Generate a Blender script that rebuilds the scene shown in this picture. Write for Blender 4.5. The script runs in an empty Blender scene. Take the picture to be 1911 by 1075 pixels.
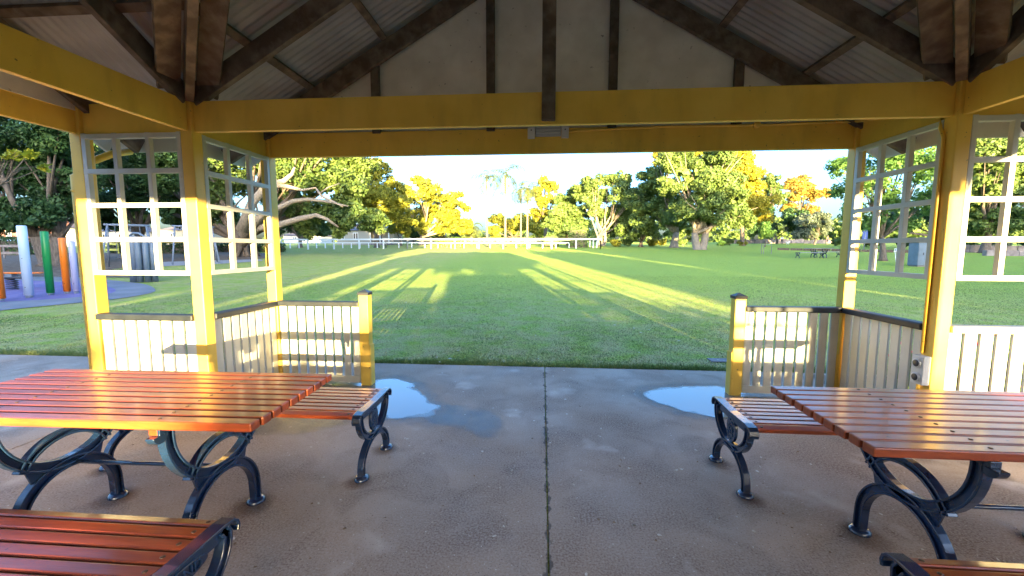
import bpy, bmesh, math, random
import numpy as np
from mathutils import Vector, Matrix
R = math.radians
scene = bpy.context.scene
C = scene.collection

# ------------------------------------------------------------------ camera
F, PITCH, YAW, ROLL, EYE = 758.65, .0964, .0743, .0015, 1.5
cd = bpy.data.cameras.new('camera')
cd.sensor_width = 36; cd.sensor_fit = 'HORIZONTAL'; cd.lens = 36*F/1911
cd.clip_start = .05; cd.clip_end = 3000
cam = bpy.data.objects.new('camera', cd); C.objects.link(cam)
cam.matrix_world = Matrix.Translation((0, 0, EYE)) @ Matrix.Rotation(YAW, 4, 'Z') @ Matrix.Rotation(math.pi/2-PITCH, 4, 'X') @ Matrix.Rotation(ROLL, 4, 'Z')
scene.camera = cam
# ------------------------------------------------------------------ light
SUN_EL, SUN_OFF = R(4.6), R(10.6)          # low evening sun behind the camera, a little to the right
w = bpy.data.worlds.new('World'); scene.world = w; w.use_nodes = True
nt = w.node_tree; bg = nt.nodes['Background']; bg.inputs[1].default_value = .15
sky = nt.nodes.new('ShaderNodeTexSky'); sky.sky_type = 'NISHITA'; sky.sun_disc = False
sky.sun_elevation = SUN_EL; sky.sun_rotation = math.pi-SUN_OFF
sky.air_density = .8; sky.dust_density = 4.5; sky.ozone_density = 3.1
nt.links.new(sky.outputs[0], bg.inputs[0])
sl = bpy.data.lights.new('sun', 'SUN'); sl.energy = 2.9; sl.angle = R(.5); sl.color = (1, .77, .36)
so = bpy.data.objects.new('sun', sl); C.objects.link(so)
sd = Vector((-math.sin(SUN_OFF)*math.cos(SUN_EL), math.cos(SUN_OFF)*math.cos(SUN_EL), -math.sin(SUN_EL)))
so.rotation_euler = sd.to_track_quat('-Z', 'Y').to_euler()
vs = scene.view_settings; vs.view_transform = 'Standard'; vs.look = 'None'; vs.gamma = 1; vs.exposure = 4.05
scene.cycles.max_bounces = 8; scene.cycles.diffuse_bounces = 5; scene.cycles.transparent_max_bounces = 8
scene.cycles.caustics_reflective = False; scene.cycles.caustics_refractive = False
scene.cycles.use_denoising = True

# ------------------------------------------------------------------ helpers
def gz(X, Y):                               # the lawn climbs gently away from the shelter
    return .031*min(max(0., Y-7.), 110.)
def ray(u, v):
    a, b = (u-955.5)/F, (v-537.5)/F
    a, b = a*math.cos(ROLL)+b*math.sin(ROLL), -a*math.sin(ROLL)+b*math.cos(ROLL)
    yr = math.cos(PITCH)-b*math.sin(PITCH); z = -b*math.cos(PITCH)-math.sin(PITCH)
    return Vector((a*math.cos(YAW)-yr*math.sin(YAW), a*math.sin(YAW)+yr*math.cos(YAW), z))
def at(u, v, Y):                            # the point of the place at distance Y seen at photo pixel u, v
    d = ray(u, v); d = d*(Y/d.y); d.z += EYE; return d
def ontop(u, v, z=0):
    d = ray(u, v); d = d*((z-EYE)/d.z); return d.x, d.y
def onlawn(u, v):
    d = ray(u, v); t = .5
    while t < 300:
        if d.z*t+EYE <= gz(0, d.y*t): break
        t *= 1.003
    return d.x*t, d.y*t
def pxm(Y, u=955):                          # metres per photo pixel
    p = at(u, 455, Y); return (p.y*math.cos(YAW)-p.x*math.sin(YAW))/F

def tag(o, label=None, cat=None, group=None, kind=None):
    if label: o['label'] = label
    if cat: o['category'] = cat
    if group: o['group'] = group
    if kind: o['kind'] = kind
    return o
def empty(name, loc=(0, 0, 0), rz=0, label=None, cat=None, group=None, kind=None):
    o = bpy.data.objects.new(name, None); C.objects.link(o); o.location = loc; o.rotation_euler = (0, 0, rz)
    o.empty_display_size = .1
    return tag(o, label, cat, group, kind)
def children(o): return [c for c in bpy.data.objects if c.parent == o]
def copy_tree(o, parent=None):
    kids = children(o)
    c = o.copy(); C.objects.link(c); c.parent = parent
    for ch in kids: copy_tree(ch, c)
    return c
class MB:
    def __init__(s): s.v = []; s.f = []; s.sm = []
    def add(s, vs, fs, smooth=False):
        n = len(s.v); s.v += [tuple(p) for p in vs]; s.f += [tuple(n+i for i in f) for f in fs]; s.sm += [smooth]*len(fs); return s
    def box(s, x0, x1, y0, y1, z0, z1, M=None):
        p = [Vector(q) for q in ((x0,y0,z0),(x1,y0,z0),(x1,y1,z0),(x0,y1,z0),(x0,y0,z1),(x1,y0,z1),(x1,y1,z1),(x0,y1,z1))]
        if M is not None: p = [M @ q for q in p]
        return s.add(p, [(0,3,2,1),(4,5,6,7),(0,1,5,4),(1,2,6,5),(2,3,7,6),(3,0,4,7)])
    def bar(s, a, b, w, d, up=(0, 0, 1)):   # w across, d along 'up'
        a, b, up = Vector(a), Vector(b), Vector(up)
        t = (b-a).normalized(); x = t.cross(up).normalized(); z = x.cross(t).normalized()
        p = [q+x*(sx*w/2)+z*(sz*d/2) for q in (a, b) for sx, sz in ((-1,-1),(1,-1),(1,1),(-1,1))]
        return s.add(p, [(0,1,2,3),(7,6,5,4),(0,4,5,1),(1,5,6,2),(2,6,7,3),(3,7,4,0)])
    def tube(s, pts, rad, n=8, cap=True, smooth=True):
        pts = [Vector(p) for p in pts]; rad = rad if hasattr(rad, '__len__') else [rad]*len(pts)
        V = []; ref = Vector((.13, .21, 1)).normalized()
        for i, p in enumerate(pts):
            t = (pts[min(i+1, len(pts)-1)]-pts[max(i-1, 0)]).normalized()
            r_ = ref if abs(t.dot(ref)) < .95 else Vector((1, 0, 0))
            x = t.cross(r_).normalized(); y = t.cross(x)
            V += [p+(x*math.cos(2*math.pi*k/n)+y*math.sin(2*math.pi*k/n))*rad[i] for k in range(n)]
        fs = [(i*n+k, i*n+(k+1) % n, (i+1)*n+(k+1) % n, (i+1)*n+k) for i in range(len(pts)-1) for k in range(n)]
        s.add(V, fs, smooth)
        if cap:
            m = len(s.v)-len(V); s.f += [tuple(m+k for k in range(n))[::-1], tuple(m+(len(pts)-1)*n+k for k in range(n))]; s.sm += [False, False]
        return s
    def lathe(s, prof, c=(0, 0, 0), n=20, smooth=True):
        V = [(c[0]+r*math.cos(2*math.pi*k/n), c[1]+r*math.sin(2*math.pi*k/n), c[2]+z) for r, z in prof for k in range(n)]
        m = len(prof)
        return s.add(V, [(i*n+k, i*n+(k+1) % n, (i+1)*n+(k+1) % n, (i+1)*n+k) for i in range(m-1) for k in range(n)], smooth)
    def prism(s, poly, t0, t1, ax='x'):     # outline in the plane across ax, extruded t0..t1
        n = len(poly)
        mk = {'x': lambda a, b, t: (t, a, b), 'y': lambda a, b, t: (a, t, b), 'z': lambda a, b, t: (a, b, t)}[ax]
        V = [mk(a, b, t0) for a, b in poly]+[mk(a, b, t1) for a, b in poly]
        return s.add(V, [tuple(range(n)), tuple(range(2*n-1, n-1, -1))]+[(i, i+n, (i+1) % n+n, (i+1) % n) for i in range(n)])
    def ribbon(s, pts, w, t0, t1):          # band following pts (in the y-z plane), w wide, from x=t0 to t1
        L = []; Rr = []
        for i, (a, b) in enumerate(pts):
            p, q = pts[max(i-1, 0)], pts[min(i+1, len(pts)-1)]
            dx, dy = q[0]-p[0], q[1]-p[1]; l = math.hypot(dx, dy) or 1
            L.append((a-dy/l*w/2, b+dx/l*w/2)); Rr.append((a+dy/l*w/2, b-dx/l*w/2))
        n = len(pts); V = [(t, a, b) for t in (t0, t1) for P in (L, Rr) for a, b in P]
        fs = []
        for i in range(n-1):
            l0, r0, l1, r1 = i, n+i, 2*n+i, 3*n+i
            fs += [(l0, l0+1, r0+1, r0), (l1, r1, r1+1, l1+1), (l0, l1, l1+1, l0+1), (r0, r0+1, r1+1, r1)]
        fs += [(0, n, 3*n, 2*n), (n-1, 3*n-1, 4*n-1, 2*n-1)]
        return s.add(V, fs)
    def build(s, name, m, parent=None, bevel=0, label=None, kind=None):
        me = bpy.data.meshes.new(name); me.from_pydata(s.v, [], s.f)
        me.polygons.foreach_set('use_smooth', s.sm); me.update()
        bm = bmesh.new(); bm.from_mesh(me); bmesh.ops.recalc_face_normals(bm, faces=bm.faces); bm.to_mesh(me); bm.free()
        me.materials.append(m)
        o = bpy.data.objects.new(name, me); C.objects.link(o); o.parent = parent
        if bevel:
            b = o.modifiers.new('bevel', 'BEVEL'); b.width = bevel; b.segments = 2; b.limit_method = 'ANGLE'; b.angle_limit = R(50)
        if label: o['label'] = label
        if kind: o['kind'] = kind
        return o
def npmesh(name, V, nper, m, parent=None, smooth=False):   # V: (faces*nper, 3), separate polygons
    n = len(V)//nper; me = bpy.data.meshes.new(name)
    me.vertices.add(len(V)); me.vertices.foreach_set('co', V.astype(np.float32).ravel())
    me.loops.add(len(V)); me.loops.foreach_set('vertex_index', np.arange(len(V), dtype=np.int32))
    me.polygons.add(n); me.polygons.foreach_set('loop_start', np.arange(n, dtype=np.int32)*nper)
    me.update(calc_edges=True); me.materials.append(m)
    o = bpy.data.objects.new(name, me); C.objects.link(o); o.parent = parent
    return o

# ------------------------------------------------------------------ materials
def mat(name, col, rough=.6, col2=None, nscale=5., ndetail=4., bump=0., bscale=None, spec=.5, metal=0., coat=0., coord='Object', stretch=None, lo=.35, hi=.65, rvar=0., bdist=.02):
    m = bpy.data.materials.new(name); m.use_nodes = True; t = m.node_tree; N = t.nodes; L = t.links
    b = N['Principled BSDF']; b.inputs['Base Color'].default_value = (*col, 1); b.inputs['Roughness'].default_value = rough
    b.inputs['Specular IOR Level'].default_value = spec; b.inputs['Metallic'].default_value = metal; b.inputs['Coat Weight'].default_value = coat
    b.inputs['Coat Roughness'].default_value = .12
    tc = N.new('ShaderNodeTexCoord'); src = tc.outputs[coord]
    if stretch:
        mp = N.new('ShaderNodeMapping'); mp.inputs['Scale'].default_value = stretch; L.new(src, mp.inputs[0]); src = mp.outputs[0]
    if col2 or rvar:
        n = N.new('ShaderNodeTexNoise'); n.inputs['Scale'].default_value = nscale; n.inputs['Detail'].default_value = ndetail; L.new(src, n.inputs['Vector'])
        r = N.new('ShaderNodeMapRange'); r.inputs[1].default_value = lo; r.inputs[2].default_value = hi; L.new(n.outputs[0], r.inputs[0])
        if col2:
            x = N.new('ShaderNodeMix'); x.data_type = 'RGBA'; L.new(r.outputs[0], x.inputs[0])
            x.inputs[6].default_value = (*col, 1); x.inputs[7].default_value = (*col2, 1); L.new(x.outputs[2], b.inputs['Base Color'])
        if rvar:
            q = N.new('ShaderNodeMapRange'); q.inputs[3].default_value = rough-rvar; q.inputs[4].default_value = rough+rvar; L.new(n.outputs[0], q.inputs[0]); L.new(q.outputs[0], b.inputs['Roughness'])
    if bump:
        n2 = N.new('ShaderNodeTexNoise'); n2.inputs['Scale'].default_value = bscale or nscale*6; n2.inputs['Detail'].default_value = 5; L.new(src, n2.inputs['Vector'])
        bp = N.new('ShaderNodeBump'); bp.inputs['Strength'].default_value = bump; bp.inputs['Distance'].default_value = bdist
        L.new(n2.outputs[0], bp.inputs['Height']); L.new(bp.outputs[0], b.inputs['Normal'])
    return m
def leafmat(name, c1, c2, transl=.25, rough=.55):
    m = bpy.data.materials.new(name); m.use_nodes = True; t = m.node_tree; N = t.nodes; L = t.links
    b = N['Principled BSDF']; b.inputs['Roughness'].default_value = rough; b.inputs['Specular IOR Level'].default_value = .3
    g = N.new('ShaderNodeNewGeometry'); tc = N.new('ShaderNodeTexCoord'); n = N.new('ShaderNodeTexNoise'); n.inputs['Scale'].default_value = .35
    L.new(tc.outputs['Object'], n.inputs['Vector'])
    ad = N.new('ShaderNodeMath'); ad.operation = 'MULTIPLY_ADD'; L.new(g.outputs['Random Per Island'], ad.inputs[0]); ad.inputs[1].default_value = .7
    su = N.new('ShaderNodeMapRange'); su.inputs[1].default_value = .3; su.inputs[2].default_value = .7; su.inputs[3].default_value = -.15; su.inputs[4].default_value = .45
    L.new(n.outputs[0], su.inputs[0]); L.new(su.outputs[0], ad.inputs[2])
    x = N.new('ShaderNodeMix'); x.data_type = 'RGBA'; L.new(ad.outputs[0], x.inputs[0]); x.inputs[6].default_value = (*c1, 1); x.inputs[7].default_value = (*c2, 1)
    L.new(x.outputs[2], b.inputs['Base Color'])
    tr = N.new('ShaderNodeBsdfTranslucent'); L.new(x.outputs[2], tr.inputs[0])
    ms = N.new('ShaderNodeMixShader'); ms.inputs[0].default_value = transl; L.new(b.outputs[0], ms.inputs[1]); L.new(tr.outputs[0], ms.inputs[2])
    L.new(ms.outputs[0], N['Material Output'].inputs[0]); return m

M = {}
M['yellow'] = mat('yellow_paint', (.86, .56, .10), .42, (.78, .49, .07), 3, bump=.12, bscale=160, bdist=.003)
M['cream'] = mat('cream_paint', (.60, .59, .54), .45, (.55, .53, .47), 4, bump=.1, bscale=120, bdist=.003)
M['railcap'] = mat('navy_rail_paint', (.012, .016, .024), .5, (.022, .027, .034), 8, spec=.3, bump=.1, bscale=90, bdist=.003)
M['railworn'] = mat('worn_rail_paint', (.20, .20, .18), .5, (.28, .27, .22), 9)
M['timber'] = mat('weathered_timber', (.085, .058, .038), .85, (.15, .11, .078), 7, 6, bump=.5, bscale=40, bdist=.01, lo=.42, hi=.62)
M['timber2'] = mat('pale_weathered_timber', (.13, .092, .062), .85, (.24, .18, .125), 9, 6, bump=.5, bscale=40, bdist=.01, lo=.4, hi=.62)
M['iron_roof'] = mat('galvanised_sheet', (.44, .43, .42), .5, (.34, .32, .31), 2.5, 5, metal=.0, spec=.6)
M['gable'] = mat('gable_sheeting', (.80, .76, .70), .8, (.70, .66, .60), 6, 6, bump=.08, bscale=80)
M['wood'] = mat('varnished_redwood', (.42, .082, .018), .36, (.30, .05, .012), 3, 6, bump=.2, bscale=10, stretch=(1.5, 14, 14), coat=.25, bdist=.003, rvar=.06)
M['iron'] = mat('navy_cast_iron', (.012, .035, .095), .26, (.010, .024, .06), 9, spec=.7, coat=.4, bump=.15, bscale=60, bdist=.003)
M['greywood'] = mat('weathered_grey_slats', (.30, .30, .30), .45, (.22, .21, .21), 6)
M['bolt'] = mat('bolt_metal', (.10, .05, .03), .4, metal=.3)
M['white'] = mat('white_paint', (.80, .80, .78), .4)
M['pvc'] = mat('pale_plastic', (.62, .62, .60), .4)
M['dark'] = mat('dark_plastic', (.03, .03, .035), .4)
M['grey'] = mat('grey_paint', (.15, .19, .24), .5, (.12, .16, .2), 4)
M['bark'] = mat('bark', (.10, .075, .055), .9, (.19, .15, .12), 6, 6, bump=.8, bscale=14, bdist=.04, stretch=(3, 3, .6))
M['barkpale'] = mat('pale_bark', (.20, .16, .12), .9, (.32, .27, .21), 5, 6, bump=.6, bscale=12, bdist=.03, stretch=(3, 3, .6))
M['palmbark'] = mat('palm_bark', (.20, .165, .125), .85, (.14, .115, .085), 7, bump=.4, bscale=9, stretch=(1, 1, 4))
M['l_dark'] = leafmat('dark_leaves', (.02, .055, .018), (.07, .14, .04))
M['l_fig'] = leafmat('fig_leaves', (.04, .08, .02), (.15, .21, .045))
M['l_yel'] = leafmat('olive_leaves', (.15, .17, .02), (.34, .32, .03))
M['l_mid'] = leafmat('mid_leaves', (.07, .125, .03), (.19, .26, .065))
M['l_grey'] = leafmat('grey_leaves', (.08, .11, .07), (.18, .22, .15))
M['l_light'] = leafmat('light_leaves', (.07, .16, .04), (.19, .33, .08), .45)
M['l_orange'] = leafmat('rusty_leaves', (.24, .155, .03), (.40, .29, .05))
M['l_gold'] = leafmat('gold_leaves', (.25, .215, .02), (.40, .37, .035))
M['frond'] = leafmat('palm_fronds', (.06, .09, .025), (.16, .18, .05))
M['lime'] = leafmat('lime_leaves', (.30, .30, .02), (.45, .42, .03))  # lighter yellow tone, puts sunlight into the leaf colour
M['flower'] = mat('red_petals', (.65, .03, .03), .6)
M['skin'] = mat('skin', (.5, .3, .22), .6)
M['cloth_white'] = mat('white_cloth', (.75, .75, .75), .8)
M['cloth_dark'] = mat('dark_cloth', (.02, .025, .05), .8)
M['hair'] = mat('hair', (.12, .08, .05), .7)
M['glass'] = mat('window_glass', (.03, .04, .05), .08, spec=.8)
M['tile'] = mat('dark_roof', (.12, .10, .10), .7)
M['brick'] = mat('brick_wall', (.30, .12, .08), .8, (.36, .17, .12), 8)
M['stone'] = mat('stone_wall', (.20, .16, .15), .9, (.32, .27, .25), 2.5, 6, bump=.7, bscale=6)
M['mulch'] = mat('mulch', (.09, .055, .035), .95, (.19, .13, .085), 4, 8, bump=.8, bscale=30)
M['rubber'] = mat('purple_rubber', (.15, .11, .24), .85, (.19, .15, .30), 3, 8, bump=.2, bscale=80)
M['asphalt'] = mat('grey_asphalt', (.16, .155, .165), .85, (.23, .22, .23), 1.2, 8, bump=.3, bscale=90)
M['pathlight'] = mat('pale_path', (.36, .34, .33), .85, (.28, .26, .26), 2)
for k, c in dict(orange=(.85, .20, .01), green=(.01, .25, .06), lilac=(.42, .42, .62), bluewhite=(.55, .66, .80), blue=(.05, .10, .35), steel=(.18, .21, .26), limewood=(.5, .5, .1)).items():
    M['p_'+k] = mat(k+'_paint', c, .35)

def weather(m, dirt=(.3, .25, .2), amount=.5, scale=(2, 2, 2), lo=.52, hi=.72, specks=0., speck=(.05, .04, .03), per=0., sscale=90):
    t = m.node_tree; N = t.nodes; L = t.links; b = N['Principled BSDF']; tc = N.new('ShaderNodeTexCoord'); inp = b.inputs['Base Color']
    src = inp.links[0].from_socket if inp.links else None; col = tuple(inp.default_value)
    def lay(fac, c_):
        nonlocal src
        x = N.new('ShaderNodeMix'); x.data_type = 'RGBA'; L.new(fac, x.inputs[0])
        if src: L.new(src, x.inputs[6])
        else: x.inputs[6].default_value = col
        x.inputs[7].default_value = (*c_, 1); src = x.outputs[2]
    def noise(sc, det, lo, hi, top, vec=None):
        n = N.new('ShaderNodeTexNoise'); n.inputs['Scale'].default_value = sc; n.inputs['Detail'].default_value = det; L.new(vec or tc.outputs['Object'], n.inputs['Vector'])
        r = N.new('ShaderNodeMapRange'); r.inputs[1].default_value = lo; r.inputs[2].default_value = hi; r.inputs[4].default_value = top; L.new(n.outputs[0], r.inputs[0]); return r.outputs[0]
    mp = N.new('ShaderNodeMapping'); mp.inputs['Scale'].default_value = scale; L.new(tc.outputs['Object'], mp.inputs[0])
    lay(noise(1., 8, lo, hi, amount, mp.outputs[0]), dirt)
    if specks: lay(noise(sscale, 3, .70, .76, specks), speck)
    if per:
        oi = N.new('ShaderNodeObjectInfo'); h = N.new('ShaderNodeHueSaturation'); L.new(src, h.inputs['Color'])
        r = N.new('ShaderNodeMapRange'); r.inputs[3].default_value = 1-per; r.inputs[4].default_value = 1+per; L.new(oi.outputs['Random'], r.inputs[0]); L.new(r.outputs[0], h.inputs['Value']); src = h.outputs[0]
    L.new(src, inp)
weather(M['yellow'], (.56, .34, .06), .55, (7, 7, 2.2), .5, .78, .8, (.12, .08, .03), sscale=38)
weather(M['cream'], (.45, .40, .30), .5, (6, 6, 1.5), .52, .78, .5, (.16, .13, .09), .03, sscale=60)
weather(M['gable'], (.44, .38, .31), .6, (1.2, 1.2, 1.6), .45, .75, .7, (.10, .08, .06), sscale=22)
weather(M['iron_roof'], (.20, .17, .15), .6, (.8, .8, 3), .45, .7)
weather(M['wood'], (.16, .035, .015), .75, (2.5, 40, 40), .48, .85, .7, (.05, .02, .012), .28, sscale=34)
weather(M['iron'], (.05, .045, .045), .5, (14, 14, 14), .55, .75)
weather(M['timber'], (.22, .18, .14), .6, (9, 9, 9), .52, .72, per=.2); weather(M['timber2'], (.07, .05, .035), .7, (6, 6, 6), .48, .7, per=.15)
def grassmat(name):
    m = bpy.data.materials.new(name); m.use_nodes = True; t = m.node_tree; N = t.nodes; L = t.links
    b = N['Principled BSDF']; b.inputs['Roughness'].default_value = .8; b.inputs['Specular IOR Level'].default_value = .15
    b.inputs['Sheen Weight'].default_value = .42; b.inputs['Sheen Roughness'].default_value = .55; b.inputs['Sheen Tint'].default_value = (.75, .9, .18, 1)
    tc = N.new('ShaderNodeTexCoord')
    def noise(s, d=6):
        n = N.new('ShaderNodeTexNoise'); n.inputs['Scale'].default_value = s; n.inputs['Detail'].default_value = d; L.new(tc.outputs['Object'], n.inputs['Vector']); return n.outputs[0]
    def rng(x, a, bb, c=0., d=1.):
        r = N.new('ShaderNodeMapRange'); L.new(x, r.inputs[0])
        for i, q in enumerate((a, bb, c, d)): r.inputs[i+1].default_value = q
        return r.outputs[0]
    def mix(fac, a, bb):
        x = N.new('ShaderNodeMix'); x.data_type = 'RGBA'; L.new(fac, x.inputs[0])
        for i, q in ((6, a), (7, bb)):
            if isinstance(q, tuple): x.inputs[i].default_value = (*q, 1)
            else: L.new(q, x.inputs[i])
        return x.outputs[2]
    g = mix(rng(noise(9), .35, .65), (.10, .18, .022), (.18, .26, .03))
    g = mix(rng(noise(1.3, 5), .45, .65, 0., .7), g, (.085, .15, .022))
    g = mix(rng(noise(.22, 3), .4, .62), g, (.14, .25, .03))
    big = mix(rng(noise(60, 3), .3, .7), g, (.22, .30, .04))
    # thin, worn turf with brown litter close to the shelter and by the playground
    sep = N.new('ShaderNodeSeparateXYZ'); L.new(tc.outputs['Object'], sep.inputs[0])
    near = rng(sep.outputs[1], 5., 16., 1., 0.); west = rng(sep.outputs[0], -9., -5., .8, 0.)
    mx = N.new('ShaderNodeMath'); mx.operation = 'MAXIMUM'; L.new(near, mx.inputs[0]); L.new(west, mx.inputs[1])
    wr = N.new('ShaderNodeMath'); wr.operation = 'MULTIPLY'; L.new(mx.outputs[0], wr.inputs[0]); L.new(rng(noise(2.3), .33, .6), wr.inputs[1])
    c = mix(wr.outputs[0], big, (.34, .26, .15))
    L.new(c, b.inputs['Base Color'])
    # blades stand upright: shade the turf with normals that lean every way
    nn_ = N.new('ShaderNodeTexNoise'); nn_.inputs['Scale'].default_value = 45; nn_.inputs['Detail'].default_value = 3; L.new(tc.outputs['Object'], nn_.inputs['Vector'])
    va = N.new('ShaderNodeVectorMath'); va.operation = 'MULTIPLY_ADD'; L.new(nn_.outputs['Color'], va.inputs[0]); va.inputs[1].default_value = (11, 11, 2); va.inputs[2].default_value = (-5.5, -5.5, .2)
    vn = N.new('ShaderNodeVectorMath'); vn.operation = 'NORMALIZE'; L.new(va.outputs[0], vn.inputs[0]); L.new(vn.outputs[0], b.inputs['Normal']); return m
M['grass'] = grassmat('lawn_turf')
def concretemat(name):
    m = bpy.data.materials.new(name); m.use_nodes = True; t = m.node_tree; N = t.nodes; L = t.links
    b = N['Principled BSDF']; tc = N.new('ShaderNodeTexCoord')
    def noise(s, d=6, dist=0.):
        n = N.new('ShaderNodeTexNoise'); n.inputs['Scale'].default_value = s; n.inputs['Detail'].default_value = d; n.inputs['Distortion'].default_value = dist; L.new(tc.outputs['Object'], n.inputs['Vector']); return n.outputs[0]
    def rng(x, a, bb, c=0., d=1.):
        r = N.new('ShaderNodeMapRange'); L.new(x, r.inputs[0])
        for i, q in enumerate((a, bb, c, d)): r.inputs[i+1].default_value = q
        return r.outputs[0]
    def mix(fac, a, bb):
        x = N.new('ShaderNodeMix'); x.data_type = 'RGBA'; L.new(fac, x.inputs[0])
        for i, q in ((6, a), (7, bb)):
            if isinstance(q, tuple): x.inputs[i].default_value = (*q, 1)
            else: L.new(q, x.inputs[i])
        return x.outputs[2]
    c = mix(rng(noise(1.1, 5), .38, .62), (.23, .148, .098), (.40, .295, .22))
    c = mix(rng(noise(2.6, 9, .8), .47, .72, 0., .8), c, (.115, .062, .036))
    c = mix(rng(noise(1.9, 4, .3), .60, .72), c, (.54, .44, .36))
    c = mix(rng(noise(90, 6), .35, .75), c, (.42, .34, .28))
    c = mix(rng(noise(140, 2), .64, .70), c, (.05, .04, .035))
    c = mix(rng(noise(70, 2), .70, .73), c, (.6, .55, .46))
    sp = N.new('ShaderNodeSeparateXYZ'); L.new(tc.outputs['Object'], sp.inputs[0])
    def mth(op, a_, b_):
        q = N.new('ShaderNodeMath'); q.operation = op
        for i_, v_ in enumerate((a_, b_)):
            if v_ is None: continue
            if isinstance(v_, (int, float)): q.inputs[i_].default_value = v_
            else: L.new(v_, q.inputs[i_])
        return q.outputs[0]
    dj = mth('ABSOLUTE', mth('SUBTRACT', sp.outputs[0], .042), None)
    c = mix(rng(mth('SUBTRACT', dj, mth('MULTIPLY', mth('SUBTRACT', noise(14, 5), .42), .10)), -.002, .006, .8, 0.), c, (.06, .045, .035))
    L.new(c, b.inputs['Base Color'])
    L.new(rng(noise(1.6, 6), .3, .7, .6, .9), b.inputs['Roughness']); b.inputs['Specular IOR Level'].default_value = .3
    bp = N.new('ShaderNodeBump'); bp.inputs['Strength'].default_value = .15; bp.inputs['Distance'].default_value = .0015
    L.new(noise(260, 5), bp.inputs['Height']); L.new(bp.outputs[0], b.inputs['Normal']); return m
M['concrete'] = concretemat('stained_concrete')

# ------------------------------------------------------------------ ground
mb = MB()
xs = [-600, -60, 60, 600]; ys = [-300, -8.2, 5.08, 7, 117, 700]
for j in range(len(ys)-1):
    for i in range(3):
        x0, x1, y0, y1 = xs[i], xs[i+1], ys[j], ys[j+1]
        mb.add([(x0, y0, gz(0, y0)-.012), (x1, y0, gz(0, y0)-.012), (x1, y1, gz(0, y1)-.012), (x0, y1, gz(0, y1)-.012)], [(0, 1, 2, 3)])
bm_o = mb.build('lawn', M['grass']); bm_o['kind'] = 'structure'
bmx = bmesh.new(); bmx.from_mesh(bm_o.data); bmesh.ops.remove_doubles(bmx, verts=bmx.verts, dist=.001); bmx.to_mesh(bmx and bm_o.data); bmx.free()
# concrete slab in bays with open joints
mb = MB()
for x0, x1 in ((-9.5, -3.96), (-3.95, .038), (.046, 4.6)):
    for y0, y1 in ((-8.2, 5.08),):
        mb.box(x0, x1, y0, y1, -.12, 0)
o = mb.build('concrete_floor', M['concrete'], bevel=.004); o['kind'] = 'structure'
def flat(name, pts, z, m, smooth_n=0, lift=True):
    V = [(x, y, (gz(x, y)+z) if lift else z) for x, y in pts]
    me = MB(); me.add(V, [tuple(range(len(V)))]); return me
def spline(pts, n=6):
    out = []; k = len(pts)
    for i in range(k):
        p0, p1, p2, p3 = pts[i-1], pts[i], pts[(i+1) % k], pts[(i+2) % k]
        for j in range(n):
            t = j/n
            out.append(tuple(.5*((2*p1[q])+(-p0[q]+p2[q])*t+(2*p0[q]-5*p1[q]+4*p2[q]-p3[q])*t*t+(-p0[q]+3*p1[q]-3*p2[q]+p3[q])*t**3) for q in (0, 1)))
    return out
def softmat(name, col, rough, spec, coat, top):
    m = mat(name, col, rough, spec=spec, coat=coat); t = m.node_tree; N = t.nodes; L = t.links; b = N['Principled BSDF']; b.inputs['Coat Roughness'].default_value = .03
    at_ = N.new('ShaderNodeAttribute'); at_.attribute_name = 'wet'; n = N.new('ShaderNodeTexNoise'); n.inputs['Scale'].default_value = 4; n.inputs['Detail'].default_value = 4
    tc = N.new('ShaderNodeTexCoord'); L.new(tc.outputs['Object'], n.inputs['Vector'])
    ad = N.new('ShaderNodeMath'); ad.operation = 'MULTIPLY_ADD'; L.new(n.outputs[0], ad.inputs[0]); ad.inputs[1].default_value = 1.1; L.new(at_.outputs['Fac'], ad.inputs[2])
    r = N.new('ShaderNodeMapRange'); r.inputs[1].default_value = 1.0 if top > .9 else .8; r.inputs[2].default_value = 1.22 if top > .9 else 1.6; r.inputs[4].default_value = top; L.new(ad.outputs[0], r.inputs[0])
    L.new(r.outputs[0], b.inputs['Alpha']); return m
M['water'] = softmat('wet_film', (.15, .14, .135), .07, .6, 0., .97)
M['damp'] = softmat('damp_concrete', (.075, .055, .045), .35, .6, 0., .5)
def pool(uvs, name, m, z, grow=1.):
    P_ = spline([ontop(*q) for q in uvs], 5); cx = sum(p[0] for p in P_)/len(P_); cy = sum(p[1] for p in P_)/len(P_); n_ = len(P_); K = (0, .5, .8, 1.0)
    V = [(cx+(x-cx)*k*grow, cy+(y-cy)*k*grow, z) for k in K[1:] for x, y in P_]+[(cx, cy, z)]
    fs = [(3*n_, i, (i+1) % n_) for i in range(n_)]+[(j*n_+i, (j+1)*n_+i, (j+1)*n_+(i+1) % n_, j*n_+(i+1) % n_) for j in range(2) for i in range(n_)]
    o = MB().add(V, fs).build(name, m); a = o.data.attributes.new('wet', 'FLOAT', 'POINT')
    a.data.foreach_set('value', [1.]*n_+[.6]*n_+[0.]*n_+[1.]); o['kind'] = 'structure'; return o
p1 = [(600, 712), (700, 706), (755, 709), (785, 726), (800, 745), (832, 765), (800, 782), (745, 785), (700, 780), (640, 780), (590, 760)]
p2 = [(1195, 735), (1220, 724), (1270, 720), (1330, 720), (1400, 730), (1430, 765), (1380, 788), (1320, 780), (1265, 768), (1220, 752)]
p3 = [(450, 792), (520, 772), (600, 780), (640, 790), (560, 810), (500, 812), (430, 812)]
pool(p1, 'damp_patch', M['damp'], .003, 1.45); pool(p2, 'damp_patch', M['damp'], .003, 1.4)
pool([(840, 760), (900, 765), (930, 790), (905, 815), (860, 800), (800, 780)], 'damp_patch', M['damp'], .0035, 1.3)
M['rust'] = softmat('rust_stain', (.16, .07, .03), .8, .3, 0., .38)
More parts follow.
